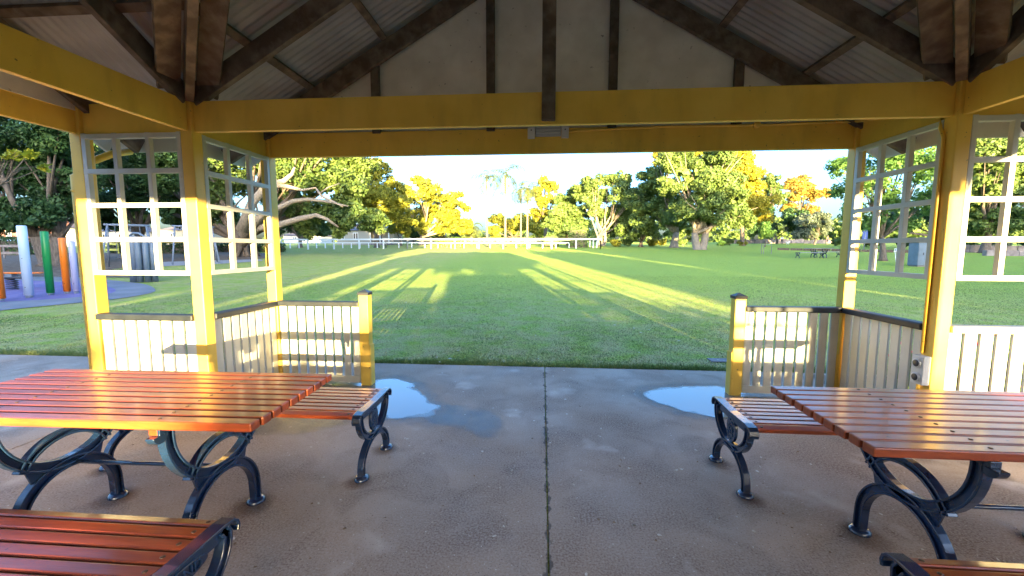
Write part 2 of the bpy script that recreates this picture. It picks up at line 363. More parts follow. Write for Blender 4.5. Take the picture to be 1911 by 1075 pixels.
def halo(x, y, r):
    n_ = 18; V = [(x+r*k*math.cos(i*6.2832/n_), y+r*k*math.sin(i*6.2832/n_), .002) for k in (.4, .7, 1.) for i in range(n_)]+[(x, y, .002)]
    fs = [(3*n_, i, (i+1) % n_) for i in range(n_)]+[(j*n_+i, (j+1)*n_+i, (j+1)*n_+(i+1) % n_, j*n_+(i+1) % n_) for j in range(2) for i in range(n_)]
    o = MB().add(V, fs).build('rust_stain', M['rust']); a = o.data.attributes.new('wet', 'FLOAT', 'POINT'); a.data.foreach_set('value', [1.]*n_+[.6]*n_+[0.]*n_+[1.]); o['kind'] = 'structure'
for x_ in (-1.685, -2.555, 1.7, 2.57):
    for y_ in (1.69, 2.16): halo(x_, y_-.03, .15)
for x_ in (-1.165, -2.955, 1.25, 3.04):
    for y_ in (2.44, 2.865): halo(x_, y_-.03, .12)
pool(p3, 'damp_patch', M['damp'], .0033, 1.2)
for q in (p1, p2): pool(q, 'puddle', M['water'], .006, 1.12)
# playground surfaces
P = lambda *uv: [onlawn(*q) for q in uv]
o = flat('p', spline(P((-60, 590), (0, 580), (100, 570), (200, 560), (262, 551), (290, 543), (275, 532), (235, 526), (150, 519), (60, 514), (-60, 512), (-200, 530)), 4), .004, 0).build('playground_path', M['asphalt']); tag(o, kind='structure')
o = flat('p', spline(P((-60, 568), (0, 564), (80, 560), (170, 553), (212, 546), (210, 538), (170, 531), (100, 526), (30, 523), (-60, 522)), 4), .008, 0).build('playground_softfall', M['rubber']); tag(o, kind='structure')
o = flat('p', P((-200, 512), (150, 518), (250, 518), (350, 505), (200, 503), (330, 492), (420, 487), (520, 481), (525, 474), (430, 470), (-400, 476)), .004, 0).build('mulch_ground', M['mulch']); tag(o, kind='structure')
o = flat('p', P((240, 500), (420, 492), (491, 487), (487, 484), (400, 486), (240, 491)), .008, 0).build('playground_path', M['pathlight']); tag(o, kind='structure')
# drain lid in the turf
x, y = ontop(1345, 672); d_ = MB(); d_.box(-.15, .15, -.085, .085, -.01, .004)
o = d_.build('drain_cover', M['asphalt'], bevel=.004); o.location = (x, y, 0); tag(o, 'small grey drain cover set in the turf at the slab edge', 'drain cover')

# grass blades near the slab
g = np.random.default_rng(3)
n = 230000; t = g.random(n); Y = 5.1+13*t**1.6; X = (g.random(n)*2-1)*(Y*1.35+1)-.05*Y
keep = ~((X < -10.5) & (Y > 8)); X = X[keep]; Y = Y[keep]; n = len(X)
patch = np.zeros(n)
for q in range(14):
    th = g.random()*6.28; fr = 1.2*1.28**q; patch += np.sin((X*np.cos(th)+Y*np.sin(th))*fr+g.random()*6.28)/(1+q*.25)
patch = np.clip(.5+patch*.32, 0, 1); keep = g.random(n) < np.clip(.10+.9*patch+(Y-8)*.06, .1, 1); X = X[keep]; Y = Y[keep]; n = len(X)
Z = .031*np.maximum(0, Y-7)-.012; h = (.010+.016*g.random(n)); a = g.random(n)*2*np.pi; wd = .0035+.004*g.random(n); le = (g.random((n, 2))-.5)*.05
V = np.zeros((n, 3, 3)); V[:, 0] = np.c_[X-np.cos(a)*wd, Y-np.sin(a)*wd, Z]; V[:, 1] = np.c_[X+np.cos(a)*wd, Y+np.sin(a)*wd, Z]; V[:, 2] = np.c_[X+le[:, 0], Y+le[:, 1], Z+h]
M['blade'] = leafmat('grass_blades', (.09, .15, .03), (.27, .29, .09), .35)
ne = 26000; X = g.random(ne)*18-9.4; Y = 5.1+.10*np.abs(g.normal(0, 1, ne)); kp = g.random(ne) < .35+.6*np.sin(X*5.3+np.sin(X*2.1)*3)**2; X = X[kp]; Y = Y[kp]; ne = len(X)
a = g.random(ne)*2*np.pi; h = .018+.03*g.random(ne); E_ = np.zeros((ne, 3, 3)); E_[:, 0] = np.c_[X-np.cos(a)*.004, Y-np.sin(a)*.004, np.full(ne, -.012)]; E_[:, 1] = np.c_[X+np.cos(a)*.004, Y+np.sin(a)*.004, np.full(ne, -.012)]
E_[:, 2] = np.c_[X+g.normal(0, .02, ne), Y-.02+g.normal(0, .025, ne), h]; V = np.concatenate([V, E_])
o = npmesh('grass', V.reshape(-1, 3), 3, M['blade']); tag(o, kind='stuff')

# litter: pale petals on slab and lawn, brown leaves
def litter(name, n, area, size, m, seed, z=.003):
    g = random.Random(seed); mb = MB()
    for _ in range(n):
        x = g.uniform(area[0], area[1]); y = g.uniform(area[2], area[3]); s = size*g.uniform(.4, 1.3); a = g.uniform(0, 6.3); e = g.uniform(.4, .9)
        zz = max(gz(x, y)-.012, 0)+z
        if y > 5.08: zz += .02
        k = 6
        top = [(x+math.cos(a)*math.cos(q)*s-math.sin(a)*math.sin(q)*s*e, y+math.sin(a)*math.cos(q)*s+math.cos(a)*math.sin(q)*s*e, zz+g.uniform(0, .003)) for q in [i*2*math.pi/k for i in range(k)]]
        mb.add(top, [tuple(range(k))])
    o = mb.build(name, m); tag(o, kind='stuff'); return o
M['petal'] = mat('pale_petals', (.62, .58, .5), .7, (.45, .36, .25), 40)
M['leaflit'] = mat('brown_litter', (.10, .06, .03), .8, (.28, .16, .07), 30)
litter('fallen_petals', 240, (-3.6, 3.6, 1.2, 5.0), .011, M['petal'], 2)
litter('fallen_petals', 130, (-8, 8, 5.1, 12), .022, M['petal'], 4)
litter('fallen_leaves', 320, (-3.8, 3.8, 1.1, 5.0), .009, M['leaflit'], 7)

# ------------------------------------------------------------------ the shelter
xA, xE, yA, yC, S = -2.935, 3.009, 3.295, 4.251, .1034
xc = (xA+xE)/2; HW = (xE-xA)/2; yc = yA-HW; ARM = yC-yA
xB = xA-1.0; xR = xE+1.0; yS = yc-HW; yT = yS-ARM
ZB, ZT, s = 2.459, 2.704, S/2; BT = .0225
pav = empty('picnic_shelter', (xc, yc, 0), 0, 'yellow timber picnic shelter with cream pickets and an open gabled iron roof', 'shelter')
PM = Matrix.Translation((-xc, -yc, 0))
class SB(MB):                               # built in world numbers, stored relative to the shelter
    def build(s_, name, m, parent=None, **k):
        s_.v = [(x-xc, y-yc, z) for x, y, z in s_.v]; return MB.build(s_, name, m, parent or pav, **k)
outer = [(xB, yA), (xB, yS), (xR, yA), (xR, yS), (xA, yC), (xE, yC), (xA, yT), (xE, yT)]
for (x, y) in [(xA, yA), (xE, yA), (xA, yS), (xE, yS)]+outer:
    SB().box(x-s, x+s, y-s, y+s, 0, ZT+.012).build('post', M['yellow'], bevel=.007)
for (x, y, sg) in ((xA, yC, 1), (xE, yC, -1)):       # sheet sleeve round the foot, on the doorway side
    SB().box(x+sg*(s+.001), x+sg*(s+.011), y-s+.004, y+s+.004, 0, .455).build('post_sleeve', M['yellow'], bevel=.002)
# flared foot of the left outer post
SB().prism([(xB-s-.03, 0), (xB-s+.01, .1), (xB+s-.01, .1), (xB+s+.03, 0)], yA-s-.012, yA+s+.012, 'y').build('post_foot', M['yellow'])
def beam(p, q):
    p, q = Vector((*p, (ZB+ZT)/2)), Vector((*q, (ZB+ZT)/2)); t = (q-p).normalized()
    SB().bar(p+t*(s+.001), q-t*(s+.001), 2*BT, ZT-ZB).build('beam', M['yellow'], bevel=.004)
for p, q in [((xA, yA), (xE, yA)), ((xA, yS), (xE, yS)), ((xA, yS), (xA, yA)), ((xE, yS), (xE, yA)),
             ((xB, yA), (xA, yA)), ((xE, yA), (xR, yA)), ((xB, yS), (xA, yS)), ((xE, yS), (xR, yS)), ((xB, yS), (xB, yA)), ((xR, yS), (xR, yA)),
             ((xA, yA), (xA, yC)), ((xE, yA), (xE, yC)), ((xA, yC), (xE, yC)), ((xA, yT), (xA, yS)), ((xE, yT), (xE, yS)), ((xA, yT), (xE, yT))]:
    beam(p, q)
# roof: k=rotation of the arm about the centre (0 = towards the lawn)
SL = .58; RB = 2.615; RT = 2.802            # rafter underside / top where it passes the wall line
CO = math.atan(SL)
def rot(k, p):
    x, y, z = p
    for _ in range(k): x, y = -y, x
    return (x+xc, y+yc, z)
OV = .45; GE = HW+ARM+.30
pur = [0.10, .86, 1.64, 2.42, 3.22]
for k in range(4):
    # rafters on the inner wall line and on the gable line; t is the distance from the ridge
    for Yr, nm in ((HW-.01, 'rafter'), (HW+ARM-.055, 'rafter')):
        for sg in (-1, 1):
            a = rot(k, (sg*.0, Yr, (RB+RT)/2+HW*SL)); e_ = HW+OV-.03 if Yr > HW else HW-.045
            b = rot(k, (sg*e_, Yr, (RB+RT)/2+(HW-e_)*SL))
            SB().bar(a, b, .05, (RT-RB)*math.cos(CO)).build(nm, M['timber'], bevel=.004)
    # king post hung at the inner truss, on the room side of the beam
    if k in (0, 1, 2, 3):
        a = rot(k, (-.052, HW-BT-.047, ZB+.022)); b = rot(k, (.052, HW-BT-.003, RB+HW*SL-.05))
        x0, x1 = sorted((a[0], b[0])); y0, y1 = sorted((a[1], b[1]))
        SB().box(x0, x1, y0, y1, a[2], b[2]).build('king_post', M['timber'], bevel=.004)
    # purlins on top of the rafters, stopping at the valley
    for sg in (-1, 1):
        for t in pur:
            z = RT+(HW-t)*SL+.022
            a = rot(k, (sg*t, max(t, .3)-.02, z)); b = rot(k, (sg*t, GE-.02, z))
            up = Vector(rot(k, (sg*SL, 0, 1)))-Vector(rot(k, (0, 0, 0)))
            SB().bar(a, b, .065, .042, up).build('purlin', M['timber2'] if k in (0, 2) else M['timber'], bevel=.003)
    # corrugated sheets
    for sg in (-1, 1):
        V = []; fs = []; step = .0095; ny = int(GE/step)
        for i in range(ny+1):
            y = i*step; z0 = RT+.052+.0085*math.cos(2*math.pi*y/.076)
            tm = min(y, HW+OV)
            V.append(rot(k, (0, y, z0+HW*SL))); V.append(rot(k, (sg*tm, y, z0+(HW-tm)*SL)))
            if i: fs.append((2*i-2, 2*i-1, 2*i+1, 2*i))
        o = SB().add(V, fs, True).build('roof_sheet', M['iron_roof'])
    # valley rafter and its two lining boards
    for sg in (-1,):
        a = Vector(rot(k, (sg*.02, .02, RB+HW*SL+.06))); b = Vector(rot(k, (sg*(HW-.03), HW-.03, RB+.17)))
        SB().bar(a, b, .06, .21).build('valley_rafter', M['timber2'], bevel=.004)
        for d_, nm in ((1, 'valley_board'), (-1, 'valley_board')):
            off = Vector(rot(k, (sg*.088*(1 if d_ > 0 else -1), -.088*(1 if d_ > 0 else -1), 0)))-Vector(rot(k, (0, 0, 0)))
            up = Vector(rot(k, (0, .58, 1) if d_ < 0 else (sg*.58, 0, 1)))-Vector(rot(k, (0, 0, 0)))
            SB().bar(a+off+Vector((0, 0, .035)), b+off+Vector((0, 0, .0)), .155, .03, up).build(nm, M['timber2'] if d_ > 0 else M['timber'], bevel=.004)
    # gable end sheeting, studs, barge boards
    Yg = HW+ARM+.012
    tri = [(-HW-.30, ZT+.0-(.30*SL)+.12), (0, RT+HW*SL-.004), (HW+.30, ZT-(.30*SL)+.12), (HW+.02, ZT-.06), (-HW-.02, ZT-.06)]
    pts = [rot(k, (x, Yg, z)) for x, z in tri]+[rot(k, (x, Yg+.012, z)) for x, z in tri]
    SB().add(pts, [(0, 1, 2, 3, 4), (9, 8, 7, 6, 5)]+[(i, i+5, (i+1) % 5+5, (i+1) % 5) for i in range(5)]).build('gable_wall', M['gable'])
    for t in (-1.76, -.57, .64, 1.83):
        a = rot(k, (t-.042, Yg-.052, ZT-.02)); b = rot(k, (t+.042, Yg-.003, RT+(HW-abs(t))*SL-.06))
        x0, x1 = sorted((a[0], b[0])); y0, y1 = sorted((a[1], b[1]))
        SB().box(x0, x1, y0, y1, a[2], b[2]).build('stud', M['timber'], bevel=.003)
    for sg in (-1, 1):
        e_ = HW+OV+.02
        SB().bar(rot(k, (0, GE-.01, RT+HW*SL-.03)), rot(k, (sg*e_, GE-.01, RT+(HW-e_)*SL-.03)), .03, .19).build('barge_board', M['cream'], bevel=.003)
        z = RT-OV*SL-.05
        a, b = rot(k, (sg*(e_+.0), HW+OV+.04, z)), rot(k, (sg*e_, GE-.03, z))
        SB().bar(a, b, .022, .14).build('fascia_board', M['cream'], bevel=.002)
# lattice screens: (p, q, inner normal)
def lattice(p, q, nrm):
    p, q, nrm = Vector((*p, 0)), Vector((*q, 0)), Vector((*nrm, 0)); t = (q-p).normalized(); L_ = (q-p).length
    mb = SB(); D = .019; W = .039; c = nrm*(s-D-.001)
    a0, a1 = s+.001, L_-s-.001
    zs = [ZB-.026, 2.146, 1.862, 1.573, 1.288]; xs_ = [a0+W/2]+[a0+(a1-a0)*i/3 for i in (1, 2)]+[a1-W/2]
    for x in xs_: mb.bar(p+t*x+c+Vector((0, 0, zs[-1]-W/2)), p+t*x+c+Vector((0, 0, ZB-.001)), W*.96, D*2, t.cross(Vector((0, 0, 1))))
    for z in zs: mb.bar(p+t*a0+c+Vector((0, 0, z)), p+t*a1+c+Vector((0, 0, z)), D*2+.003, W)
    return mb.build('lattice_screen', M['cream'], bevel=.002)
def railing(p, q, nrm, worn=False, parts=True):
    p, q, nrm = Vector((*p, 0)), Vector((*q, 0)), Vector((*nrm, 0)); t = (q-p).normalized(); L_ = (q-p).length
    c = nrm*(s-.028); zr = .93
    root = SB().bar(p+t*(s*.9)+nrm*(s-.02)+Vector((0, 0, zr-.028)), q-t*(s*.9)+nrm*(s-.02)+Vector((0, 0, zr-.028)), .088, .056).build('railing', M['railworn'] if worn else M['railcap'], bevel=.012)
    tag(root)
    a0, a1 = s+.012, L_-s-.012; n_ = max(1, round((a1-a0)/.104)); st = (a1-a0+.026)/n_
    mbj = SB()
    for i in range(n_):
        x = a0+st*i+(st-.026)/2; b0 = p+t*x+c
        mb = SB() if parts else mbj
        mb.bar(b0+Vector((0, 0, .108)), b0+Vector((0, 0, zr-.0565)), st-.026, .02, t.cross(Vector((0, 0, 1))))
        if parts: mb.build('picket', M['cream'], root, bevel=.003)
    if not parts: mbj.build('picket', M['cream'], root)
    SB().bar(p+t*a0+c+Vector((0, 0, .068)), q-t*(L_-a1)+c+Vector((0, 0, .068)), .03, .078).build('bottom_rail', M['cream'], root, bevel=.003)
    return root
xD, xG = -1.917, 1.989
for (x, y, sg) in ((xD, yC, 1), (xG, yC, -1)):
    o = SB().box(x-s, x+s, y-s, y+s, 0, 1.0).build('newel_post', M['yellow'], bevel=.006)
    e = s+.008
    SB().add([(x-e, y-e, 1.001), (x+e, y-e, 1.001), (x+e, y+e, 1.001), (x-e, y+e, 1.001), (x-e, y-e, 1.03), (x+e, y-e, 1.03), (x+e, y+e, 1.03), (x-e, y+e, 1.03), (x, y, 1.062)],
             [(0, 3, 2, 1), (0, 1, 5, 4), (1, 2, 6, 5), (2, 3, 7, 6), (3, 0, 4, 7), (4, 5, 8), (5, 6, 8), (6, 7, 8), (7, 4, 8)]).build('post_cap', M['railcap'], o, bevel=.002)
    SB().box(x+sg*(s+.001), x+sg*(s+.011), y-s+.004, y+s+.004, 0, .455).build('post_sleeve', M['yellow'], o, bevel=.002)
N_, S_, W_, E_ = (0, 1), (0, -1), (-1, 0), (1, 0)
lattice((xB, yA), (xA, yA), S_); lattice((xE, yA), (xR, yA), S_); lattice((xA, yA), (xA, yC), E_); lattice((xE, yA), (xE, yC), W_)
lattice((xB, yS), (xA, yS), N_); lattice((xE, yS), (xR, yS), N_); lattice((xA, yT), (xA, yS), E_); lattice((xE, yT), (xE, yS), W_)
railing((xB, yA), (xA, yA), S_); railing((xE, yA), (xR, yA), S_, True); railing((xA, yA), (xA, yC), E_); railing((xE, yA), (xE, yC), W_)
railing((xA, yC), (xD, yC), S_); railing((xG, yC), (xE, yC), S_)
railing((xB, yS), (xA, yS), N_, parts=False); railing((xE, yS), (xR, yS), N_, parts=False); railing((xA, yT), (xA, yS), E_, parts=False); railing((xE, yT), (xE, yS), W_, parts=False)
railing((xA, yT), (xD, yT), N_, parts=False); railing((xG, yT), (xE, yT), N_, parts=False)
# downpipe beside the left outer post
px_ = xB-s-.033
SB().tube([(px_, yA-.01, .02), (px_, yA-.01, 2.12), (px_+.012, yA+.0, 2.17), (px_+.05, yA+.06, 2.24), (px_+.08, yA+.25, 2.36), (px_+.08, yA+.42, 2.42)], .03, 14).build('downpipe', M['yellow'])
SB().tube([(px_, yA-.01, 1.98), (px_, yA-.01, 2.0)], .034, 14).build('pipe_clip', M['yellow'])
# conduit, junction, sockets, light fitting
yb = yC-BT; cx = xE-s-.012
SB().tube([(.22, yb-.012, 2.66), (.5, yb-.014, 2.675), (1.2, yb-.014, 2.69), (2.2, yb-.014, 2.688), (2.6, yb-.014, 2.70), (2.85, yb-.02, 2.70), (xE-BT-.015, yb-.08, 2.69), (xE-BT-.015, yA+.3, 2.60),
           (xE-BT-.015, yA+.09, 2.48), (cx, yA+.06, 2.40), (cx, yA+.028, 2.32), (cx, yA+.028, .70)], .0115, 10).build('conduit', M['yellow'])
SB().lathe([(0, 0), (.034, 0), (.034, .02), (.028, .026), (0, .027)], (0, 0, 0), 16).build('junction_box', M['yellow']).matrix_local = Matrix.Translation((2.05-xc, yb-.003-yc, 2.69)) @ Matrix.Rotation(math.pi/2, 4, 'X') @ Matrix.Translation((xc, yc, 0))
bx = SB().box(cx-.045, xE-s-.001, yA-.045, yA+.052, .46, .685).build('power_outlet', M['pvc'], bevel=.006)
for z in (.515, .625):
    for r_, d0, m_ in ((.036, .002, 'pvc'), (.027, .006, 'dark')):
        o = SB().lathe([(0, 0), (r_, 0), (r_, .008), (r_*.8, .011), (0, .011)], (0, 0, 0), 18).build('socket', M[m_], bx)
        o.matrix_local = Matrix.Translation((cx-.045-d0-xc, yA+.004-yc, z)) @ Matrix.Rotation(-math.pi/2, 4, 'Y') @ Matrix.Translation((xc, yc, 0))
SB().bar((cx-.01, yA+.02, .458), (cx+.002, yA+.05, .2), .02, .012).build('conduit', M['yellow'])
fx0, fx1 = at(985, 250, yb).x, at(1061, 250, yb).x; fz1, fz0 = 2.735, 2.60
lf = SB().box(fx0+.075, fx1-.075, yb-.028, yb-.002, fz0+.02, fz1).build('light_fitting', M['pvc'], bevel=.003)
lf.data.materials[0] = mat('fitting_lens', (.42, .43, .46), .3)
for a in (fx0, fx1-.072):
    SB().box(a, a+.072, yb-.045, yb-.002, fz0, fz1-.002).build('fitting_bracket', M['pvc'], lf, bevel=.004)
    SB().box(a+.03, a+.042, yb-.047, yb-.0455, fz0+.07, fz0+.082).build('screw', M['dark'], lf)
for z in (fz0+.045, fz0+.075, fz0+.105): SB().box(fx0+.085, fx1-.085, yb-.033, yb-.0285, z, z+.008).build('lens_rib', M['pvc'], lf)
# bolts on the post joints
for x, y, dx in ((xA, yA, s+.004), (xE, yA, -s-.004), (xA, yC, s+.004)):
    for z in (ZB+.05, ZT-.05):
        SB().lathe([(0, 0), (.013, 0), (.013, .008), (0, .01)], (x+dx*.6, y-s*.0, z), 8).build('bolt', M['yellow'])

# ------------------------------------------------------------------ tables and benches
def arc(cy, cz, ry, rz_, a0, a1, n=20): return [(cy+ry*math.cos(R(a0+(a1-a0)*i/n)), cz+rz_*math.sin(R(a0+(a1-a0)*i/n))) for i in range(n+1)]
def cast(mb, pts, w=.05, t=.014, fl=.04):
    mb.ribbon(pts, w-.012, -t/2, t/2)
    for sg in (-1, 1):
        q = []
        for i, (a, b) in enumerate(pts):
            p0, p1 = pts[max(i-1, 0)], pts[min(i+1, len(pts)-1)]; dx, dy = p1[0]-p0[0], p1[1]-p0[1]; l = math.hypot(dx, dy) or 1
            q.append((a-sg*dy/l*(w/2-.005), b+sg*dx/l*(w/2-.005)))
        mb.ribbon(q, .011, -fl/2, fl/2)
def foot(mb, y, r=.05):
    V = MB(); V.lathe([(r, 0), (r, .012), (r*.72, .024), (0, .026)], (0, y, 0), 18); mb.add(V.v, V.f, True)
def oval(cy, cz, ry, rz_, n=24): return [(cy+ry*math.cos(2*math.pi*i/n), cz+rz_*math.sin(2*math.pi*i/n)) for i in range(n)]
def disc(mb, y, z, rr, a0=0, a1=360):
    mb.prism(arc(y, z, rr, rr, a0, a1, 14), -.02, .02, 'x')
def table_frame(parent, x):
    mb = MB()
    cast(mb, [(-.238, .012)]+arc(0, .115, .235, .232, 180, 0, 24)+[(.238, .012)], .052)
    cast(mb, [(-.302, .705)]+arc(0, .66, .302, .302, 180, 360, 26)+[(.302, .705)], .052)
    cast(mb, arc(0, .30, .225, .215, 155, 25, 18), .038)
    mb.prism([(-.19, .40), (-.12, .372), (0, .362), (.12, .372), (.19, .40), (.16, .30), (.0, .345), (-.16, .30)], -.006, .006)
    mb.box(-.02, .02, -.35, .35, .682, .709)
    for sg in (-1, 1): disc(mb, sg*.345, .682, .036, 180, 360)
    foot(mb, -.238); foot(mb, .238)
    o = mb.build('end_frame', M['iron'], parent, bevel=.0025); o.location.x = x
    q = MB().prism(oval(0, .655, .05, .045), -.012, .012).build('medallion', M['iron'], o, bevel=.004)
    return o
def make_table():
    r_ = random.Random(1); root = empty('picnic_table', (0, 0, 0)); L_ = 1.78
    for i in range(10):
        y = -.324+.072*i; e = r_.uniform(-.004, .004)
        o = MB().box(-L_/2+e, L_/2+e, y-.0305, y+.0305, .711, .75).build('slat', M['wood'], root, bevel=.006)
        bt = MB()
        for x in (-.42, .45): bt.lathe([(.008, -.004), (.008, .0015), (.005, .003), (0, .003)], (x, y, .75), 8)
        bt.build('bolt', M['bolt'], o)
    table_frame(root, .45); table_frame(root, -.42)
    MB().tube([(-.43, .03, .335), (.46, .03, .335)], .011, 10).build('tie_rod', M['iron'], root)
    for x in (-.41, .44): MB().box(x-.02, x+.02, -.352, -.25, .683, .7105).build('batten', M['wood'], root, bevel=.003)
    return root
def bench_frame(parent, x, sg, letters=False):
    mb = MB()
    cast(mb, [(-.212, .012)]+arc(0, .05, .212, .165, 180, 0, 20)+[(.212, .012)], .04)
    cast(mb, [(-.205, .425)]+arc(0, .40, .218, .182, 180, 360, 22)+[(.205, .425)], .044)
    prof = [(-.262, .385), (-.268, .405), (-.262, .425), (-.245, .441), (-.2, .447), (.0, .443), (.2, .451), (.245, .449), (.266, .434), (.272, .412), (.262, .392)]
    mb.ribbon(prof, .012, -.026, .03)
    mb.ribbon([(-.235, .412), (0, .412), (.235, .415)], .055, -.007, .007)
    foot(mb, -.212, .048); foot(mb, .212, .048)
    o = mb.build('end_frame', M['iron'], parent, bevel=.0025); o.location.x = x
    if sg < 0: o.rotation_euler = (0, 0, 0)
    q = MB().prism(oval(0, .325, .062, .085), -.009, .009)
    g_ = random.Random(4)
    for i in range(34):
        a = g_.uniform(0, 6.28); rr = g_.uniform(0, .9)**.5
        y, z = .05*rr*math.cos(a), .325+.07*rr*math.sin(a)
        q.lathe([(0, 0)], n=3) if 0 else None
        for sx in (-1, 1): q.box(sx*.009, sx*.0135, y-.004, y+.004, z-.005, z+.005)
    q.build('medallion', M['iron'], o, bevel=.0015)
    return o
def make_bench():
    root = empty('bench', (0, 0, 0)); L_ = 1.74; r_ = random.Random(2)
    for i in range(8):
        y = -.219+.0625*i; z = .449; M_ = Matrix.Translation((0, y, z))
        if i == 0: M_ = Matrix.Translation((0, y-.003, z-.007)) @ Matrix.Rotation(R(16), 4, 'X')
        e = r_.uniform(-.002, .002)
        o = MB().box(-L_/2+e, L_/2+e, -.0262, .0262, -.026, 0, M_).build('slat', M['wood'], root, bevel=.006)
        bt = MB()
        for x in (-.83, .83):
            p = M_ @ Vector((x, 0, 0)); bt.lathe([(.0085, -.003), (.0085, .0015), (.006, .003), (0, .003)], tuple(p), 10)
        bt.build('bolt', M['bolt'], o)
    bench_frame(root, .895, 1); bench_frame(root, -.895, -1)
    return root
tb = make_table(); bn = make_bench()
tb.location = (-2.135, 1.925, 0); tb.rotation_euler.z = R(1.2)
tag(tb, 'red-brown slatted table on navy cast-iron frames at the left of the shelter', 'picnic table', 'picnic tables under the shelter')
t2 = copy_tree(tb); t2.location = (2.15, 1.93, 0); t2.rotation_euler.z = R(180)
tag(t2, 'red-brown slatted table on navy iron frames at the right, near the power outlet', 'picnic table')
for (x, y, rz, lb) in ((-2.06, 2.655, 0, 'slatted bench behind the left table, facing the lawn side, next to the puddle'),
                       (-2.115, 1.17, 180, 'slatted bench in the bottom left corner, with raised letters on its iron end'),
                       (2.145, 2.665, 0, 'slatted bench behind the right table, beside the right newel post'),
                       (2.13, 1.17, 180, 'slatted bench in the bottom right corner, mostly out of view')):
    b = bn if lb.startswith('slatted bench behind the left') else copy_tree(bn)
    b.location = (x, y, 0); b.rotation_euler.z = R(rz); tag(b, lb, 'bench', 'benches under the shelter')
    if 'bottom left' in lb:
        # raised lettering on a plate under the seat end rail
        fr = [c for c in children(b) if c.name.startswith('end_frame') and c.location.x < 0][0]
        pl = MB().prism(oval(0, .385, .13, .03), -.012, .0, 'x').build('name_plate', M['iron'], fr, bevel=.002)
        fc = bpy.data.curves.new('lettering', 'FONT'); fc.body = 'STRAND'; fc.size = .052; fc.extrude = .003; fc.align_x = 'CENTER'; fc.align_y = 'CENTER'
        tmp = bpy.data.objects.new('tmp', fc); C.objects.link(tmp); bpy.context.view_layer.update()
        me_ = bpy.data.meshes.new_from_object(tmp.evaluated_get(bpy.context.evaluated_depsgraph_get())); bpy.data.objects.remove(tmp)
        me_.materials.clear(); me_.materials.append(M['iron'])
        fo = bpy.data.objects.new('lettering', me_); C.objects.link(fo); fo.parent = fr
        fo.matrix_local = Matrix.Translation((-.0145, 0, .387)) @ Matrix.Rotation(math.pi, 4, 'Z') @ Matrix(((0, 0, 1, 0), (1, 0, 0, 0), (0, 1, 0, 0), (0, 0, 0, 1)))
# the same kind of set out on the lawn
cx_, cy_ = at(1528, 470, 34).x, 34.
for (kind, dx, dy, lb) in ((tb, 0, 0, 'dark iron picnic table standing out on the lawn at the right'),
                           (bn, -.9, -.75, 'pale-topped bench left of the far lawn table'), (bn, .9, .75, 'bench behind and right of the far lawn table')):
    b = copy_tree(kind); x, y = cx_+dx*1.25, cy_+dy; b.location = (x, y, gz(x, y)-.012); b.rotation_euler.z = R(0)
    b['group'] = 'picnic set on the far lawn'; b['label'] = lb
    for c in children(b):
        if c.name.startswith('slat'):
            for sl_ in c.material_slots: sl_.link = 'OBJECT'; sl_.material = M['greywood']

# ------------------------------------------------------------------ vegetation
G = np.random.default_rng(11)
def leaf_quads(P, Nn, size, g):
    n = len(P); Nn = Nn+g.normal(0, .55, (n, 3)); Nn /= np.linalg.norm(Nn, axis=1)[:, None]+1e-9
    A = np.cross(Nn, g.normal(0, 1, (n, 3))); A /= np.linalg.norm(A, axis=1)[:, None]+1e-9; B = np.cross(Nn, A)
    sz = size*(.6+.8*g.random(n))[:, None]
    A = A*sz; B = B*sz*.55
    V = np.stack([P-A*.5, P+B*.5+A*.05, P+A*.55-Nn*sz*.12, P-B*.5+A*.05], 1)
    return V.reshape(-1, 3)
def sph(n, g):
    v = g.normal(0, 1, (n, 3)); return v/np.linalg.norm(v, axis=1)[:, None]
def crown_verts(blobs, leaf, cov=1.1, g=G, k=16, flat_=.85):
    out = []
    for (cx, cy, cz, r) in blobs:
        c = np.array((cx, cy, cz)); sub = sph(k, g)*r*(.45+.4*g.random(k))[:, None]; sub[:, 2] *= flat_
        for q in sub:
            sr = r*(.22+.24*g.random()); m = int(4*math.pi*sr*sr*cov/(leaf*leaf*.5))+4; m = min(m, 9000)
            d = sph(m, g); P = c+q+d*sr*(.55+.5*g.random(m))[:, None]*np.array((1, 1, .75))
            out.append(leaf_quads(P, d+np.array((0, 0, .35)), leaf, g))
        m = int(14*r*r/(leaf*leaf*4)*.6)+6; d = sph(m, g); P = c+d*(r*.6*g.random(m)**.5)[:, None]*np.array((1, 1, .8))
        out.append(leaf_quads(P, d, leaf*2.2, g))
    return np.concatenate(out)
